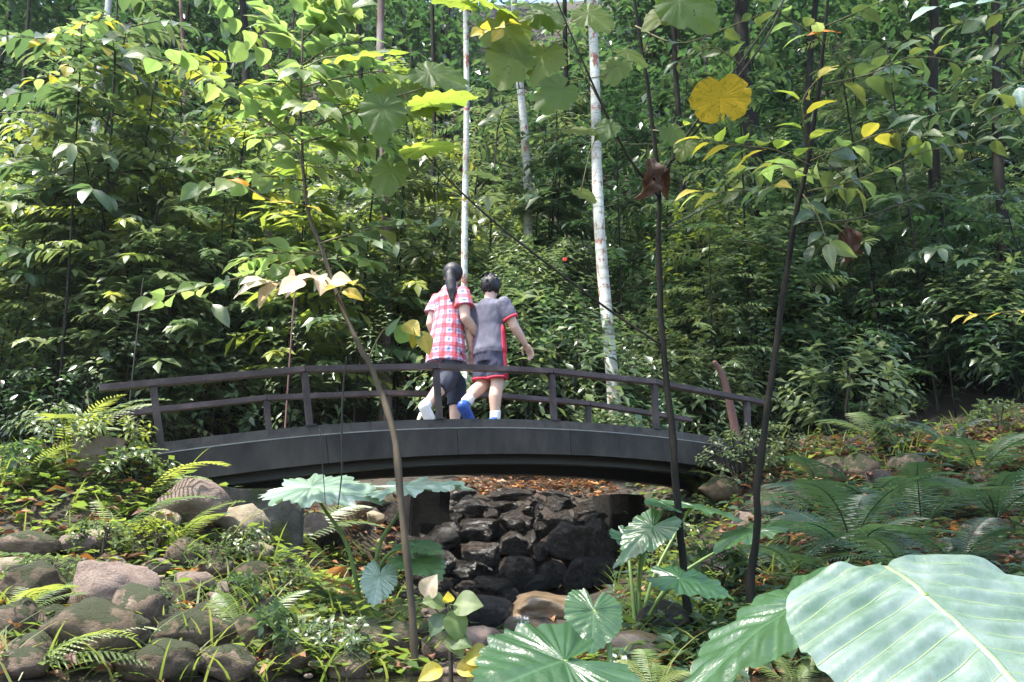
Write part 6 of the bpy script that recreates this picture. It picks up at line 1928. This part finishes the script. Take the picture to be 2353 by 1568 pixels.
def cover():
    r = np.random.default_rng(99)
    T = tiny_leaf(.62, .05, .12)
    P, D, U, S, TI = [], [], [], [], []
    for reg, n, lift in [((-60, 985, 700, 1200), 800, (.0, .12)), ((-60, 1180, 700, 1330), 260, (.0, .08)), ((-60, 1300, 760, 1568), 260, (.0, .06)), ((620, 1290, 950, 1568), 350, (0, .15)), ((1440, 1120, 1700, 1500), 260, (0, .15)), ((1740, 900, 2420, 1100), 260, (0, .14)), ((900, 1440, 1500, 1568), 120, (0, .05))]:
        p, a, m, _ = scatter('', '', T, None, n, reg, .1, r, lift)
        for k in range(3):   # little rosettes
            P.append(p + np.column_stack([r.normal(size=(m, 2)) * .05, r.normal(size=m) * .02])); an = a + k * 2.1
            D.append(np.column_stack([np.cos(an), np.sin(an), r.uniform(-.3, .5, m)])); U.append(np.column_stack([r.normal(size=(m, 2)) * .3, np.ones(m)]))
            S.append(r.uniform(.05, .13, m)); TI.append(r.uniform(.1, 1, m))
    o = link(bpy.data.objects.new('ground_cover', mass('ground_cover', T, *[np.concatenate(v) for v in (P, D, U, S, TI)], MATS['ground_leaf'])))
    prop(o, 'low creeping plants covering both banks between the stones', None, None, 'stuff')
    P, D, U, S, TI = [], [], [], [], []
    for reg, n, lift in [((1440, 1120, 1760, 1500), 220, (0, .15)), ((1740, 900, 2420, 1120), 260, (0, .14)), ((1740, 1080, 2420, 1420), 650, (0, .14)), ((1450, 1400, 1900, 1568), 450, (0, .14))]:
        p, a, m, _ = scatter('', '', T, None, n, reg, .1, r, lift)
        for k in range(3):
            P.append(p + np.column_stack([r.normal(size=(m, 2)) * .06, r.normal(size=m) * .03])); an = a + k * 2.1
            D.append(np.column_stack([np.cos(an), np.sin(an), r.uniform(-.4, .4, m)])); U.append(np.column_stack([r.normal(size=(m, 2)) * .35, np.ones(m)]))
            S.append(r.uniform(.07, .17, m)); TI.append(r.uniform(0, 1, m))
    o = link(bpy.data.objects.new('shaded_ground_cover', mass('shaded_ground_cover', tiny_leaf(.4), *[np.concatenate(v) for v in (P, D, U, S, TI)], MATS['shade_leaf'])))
    prop(o, 'low plants on the right bank, darkened in colour for its shade', None, None, 'stuff')
    B = blade(.022, .55); P, D, U, S, TI = [], [], [], [], []
    for reg, n in [((-60, 1380, 640, 1590), 110), ((450, 1300, 950, 1590), 170), ((-60, 1000, 650, 1300), 130), ((1400, 1300, 1800, 1560), 300), ((600, 880, 900, 960), 1), ((1750, 950, 2400, 1100), 300)]:
        p, a, m, _ = scatter('', '', B, None, n, reg, .2, r, (-.02, 0))
        for k in range(2):
            P.append(p + np.column_stack([r.normal(size=(m, 2)) * .03, np.zeros(m)])); an = a + k * 1.3 + r.uniform(0, 1, m)
            D.append(np.column_stack([np.cos(an) * .6, np.sin(an) * .6, r.uniform(.6, 1.6, m)])); U.append(np.column_stack([-np.cos(an), -np.sin(an), np.full(m, .3)]))
            S.append(r.uniform(.12, .38, m)); TI.append(r.uniform(0, 1, m))
    o = link(bpy.data.objects.new('grass', mass('grass', B, *[np.concatenate(v) for v in (P, D, U, S, TI)], MATS['grass_blade'])))
    prop(o, 'long thin grass blades between the boulders', None, None, 'stuff')
    # grass tuft behind the rails
    L_ = tiny_leaf(.42, .2, .2); P, D, U, S, TI = [], [], [], [], []
    for reg, n in [((-60, 1000, 950, 1568), 1500), ((1050, 1095, 1420, 1150), 700), ((1650, 880, 2420, 1120), 3600), ((1650, 1080, 2420, 1420), 1500), ((1450, 1100, 1900, 1568), 900), ((650, 1150, 1450, 1420), 250), ((1000, 1400, 1500, 1560), 100)]:
        p, a, m, _ = scatter('', '', L_, None, n, reg, .1, r, (.01, .05))
        P.append(p); D.append(np.column_stack([np.cos(a), np.sin(a), r.uniform(-.2, .4, m)])); U.append(np.column_stack([r.normal(size=(m, 2)) * .35, np.ones(m)]))
        S.append(r.uniform(.07, .16, m)); TI.append(r.uniform(0, 1, m) ** 1.3)
    o = link(bpy.data.objects.new('leaf_litter', mass('leaf_litter', L_, *[np.concatenate(v) for v in (P, D, U, S, TI)], MATS['litter_leaf'])))
    prop(o, 'fallen brown red and orange leaves lying on the banks', None, None, 'stuff')
    # pebbles in the stream
    b = MB()
    for reg, n in [((800, 1370, 1450, 1480), 160), ((900, 1480, 1500, 1568), 60), ((0, 1250, 800, 1568), 120)]:
        p, a, m, _ = scatter('', '', B, None, n, reg, .1, r, (0, .01))
        for q in p: b.ball(q, r.uniform(.02, .06), (1, r.uniform(.6, 1), .5), 8, 5)
    o = b.build('pebbles', MATS['pink_rock']); prop(o, 'small pebbles between the larger stones', None, None, 'stuff')


cover()

# single fallen leaves that stand out
for (x, y, w, mat, lb, rot) in [(215, 1440, 85, 'orange_leaf', 'curled red brown dead leaf lying on the dark mossy boulder', 0.2), (275, 1455, 50, 'brown_leaf', 'dark curled dead leaf beside the red one on the left boulder', 1.2), (2200, 1215, 50, 'orange_leaf', 'vivid orange fallen leaf on the dark fern at the right', .4), (1760, 1150, 35, 'orange_leaf', 'orange fallen leaf beside the pale shiny boulder', .9), (2250, 1075, 50, 'orange_leaf', 'reddish fallen leaf on the right bank among dark plants', .1),
                                (1770, 1385, 30, 'yellow_leaf', 'yellow fallen leaf left of the giant leaf', 1.0), (900, 1345, 8, 'orange_leaf', None, 0), (770, 1340, 90, 'orange_leaf', 'withered orange leaf bent over at the foot of the pale elephant ear', .3), (1500, 1395, 70, 'orange_leaf', 'withered orange stalk leaf at the foot of the tiered elephant ear', .3), (610, 462, 0, None, None, 0)]:
    if not lb: continue
    g = on_ground(x, y + 10); L_ = w * (g[1] * CP + g[2] * SP) / F
    o = bpy.data.objects.new('fallen_leaf', OV[mat][0]); p = at(x - w * .4, y, g[1] - .12)
    p[2] = max(p[2], gz(p[0], p[1]) + .03)
    o.location = tuple(p); o.scale = (L_, L_ * 1.2, L_ * 1.6); o.rotation_euler = (.9, .1, rot - .2)
    link(o); prop(o, lb, 'fallen leaf', 'bright fallen leaves')

# falling water
for (x0, y0, x1, y1, Y, n, lb) in [(1185, 1418, 1215, 1470, 5.95, 9, 'thin white trickle falling from the tan ledge'), (1400, 1500, 1440, 1568, 4.9, 9, 'thin trickle spilling from the brown ledge on the right')]:
    b = MB(); r_ = np.random.default_rng(int(x0)); base = at((x0 + x1) / 2, y1, Y)
    for k in range(n):
        xx = r_.uniform(x0, x1)
        P = np.array([at(xx, y0 + r_.uniform(0, 6), Y + .12), at(xx + r_.uniform(-2, 2), y0 + 12, Y), at(xx + r_.uniform(-4, 4), (y0 + y1) / 2, Y - .04), at(xx + r_.uniform(-6, 6), y1, Y - .06)]) - base
        b.tube(curve_pts(P, 10), [.008] * 5 + [.006] * 5, 5)
    o = b.build('falling_water', MATS['falling_water'], None, True, base); prop(o, lb, None, None, 'structure')


def haze():
    """thin moist air over the stream and the slope"""
    b = MB()
    x0, x1, y0, y1, z0, z1 = -60, 60, -12, 66, -6, 75
    b.hexa([(x0, y0, z0), (x1, y0, z0), (x1, y1, z0), (x0, y1, z0), (x0, y0, z1), (x1, y0, z1), (x1, y1, z1), (x0, y1, z1)])
    m, nt, out = newmat('haze')
    v = nt.nodes.new('ShaderNodeVolumePrincipled')
    v.inputs['Color'].default_value = (.86, .94, .97, 1)
    v.inputs['Density'].default_value = .0003
    v.inputs['Anisotropy'].default_value = .2
    nt.links.new(v.outputs[0], out.inputs['Volume'])
    o = b.build('haze', m, None, False)
    prop(o, 'thin pale haze in the forest air', None, None, 'stuff')


haze()
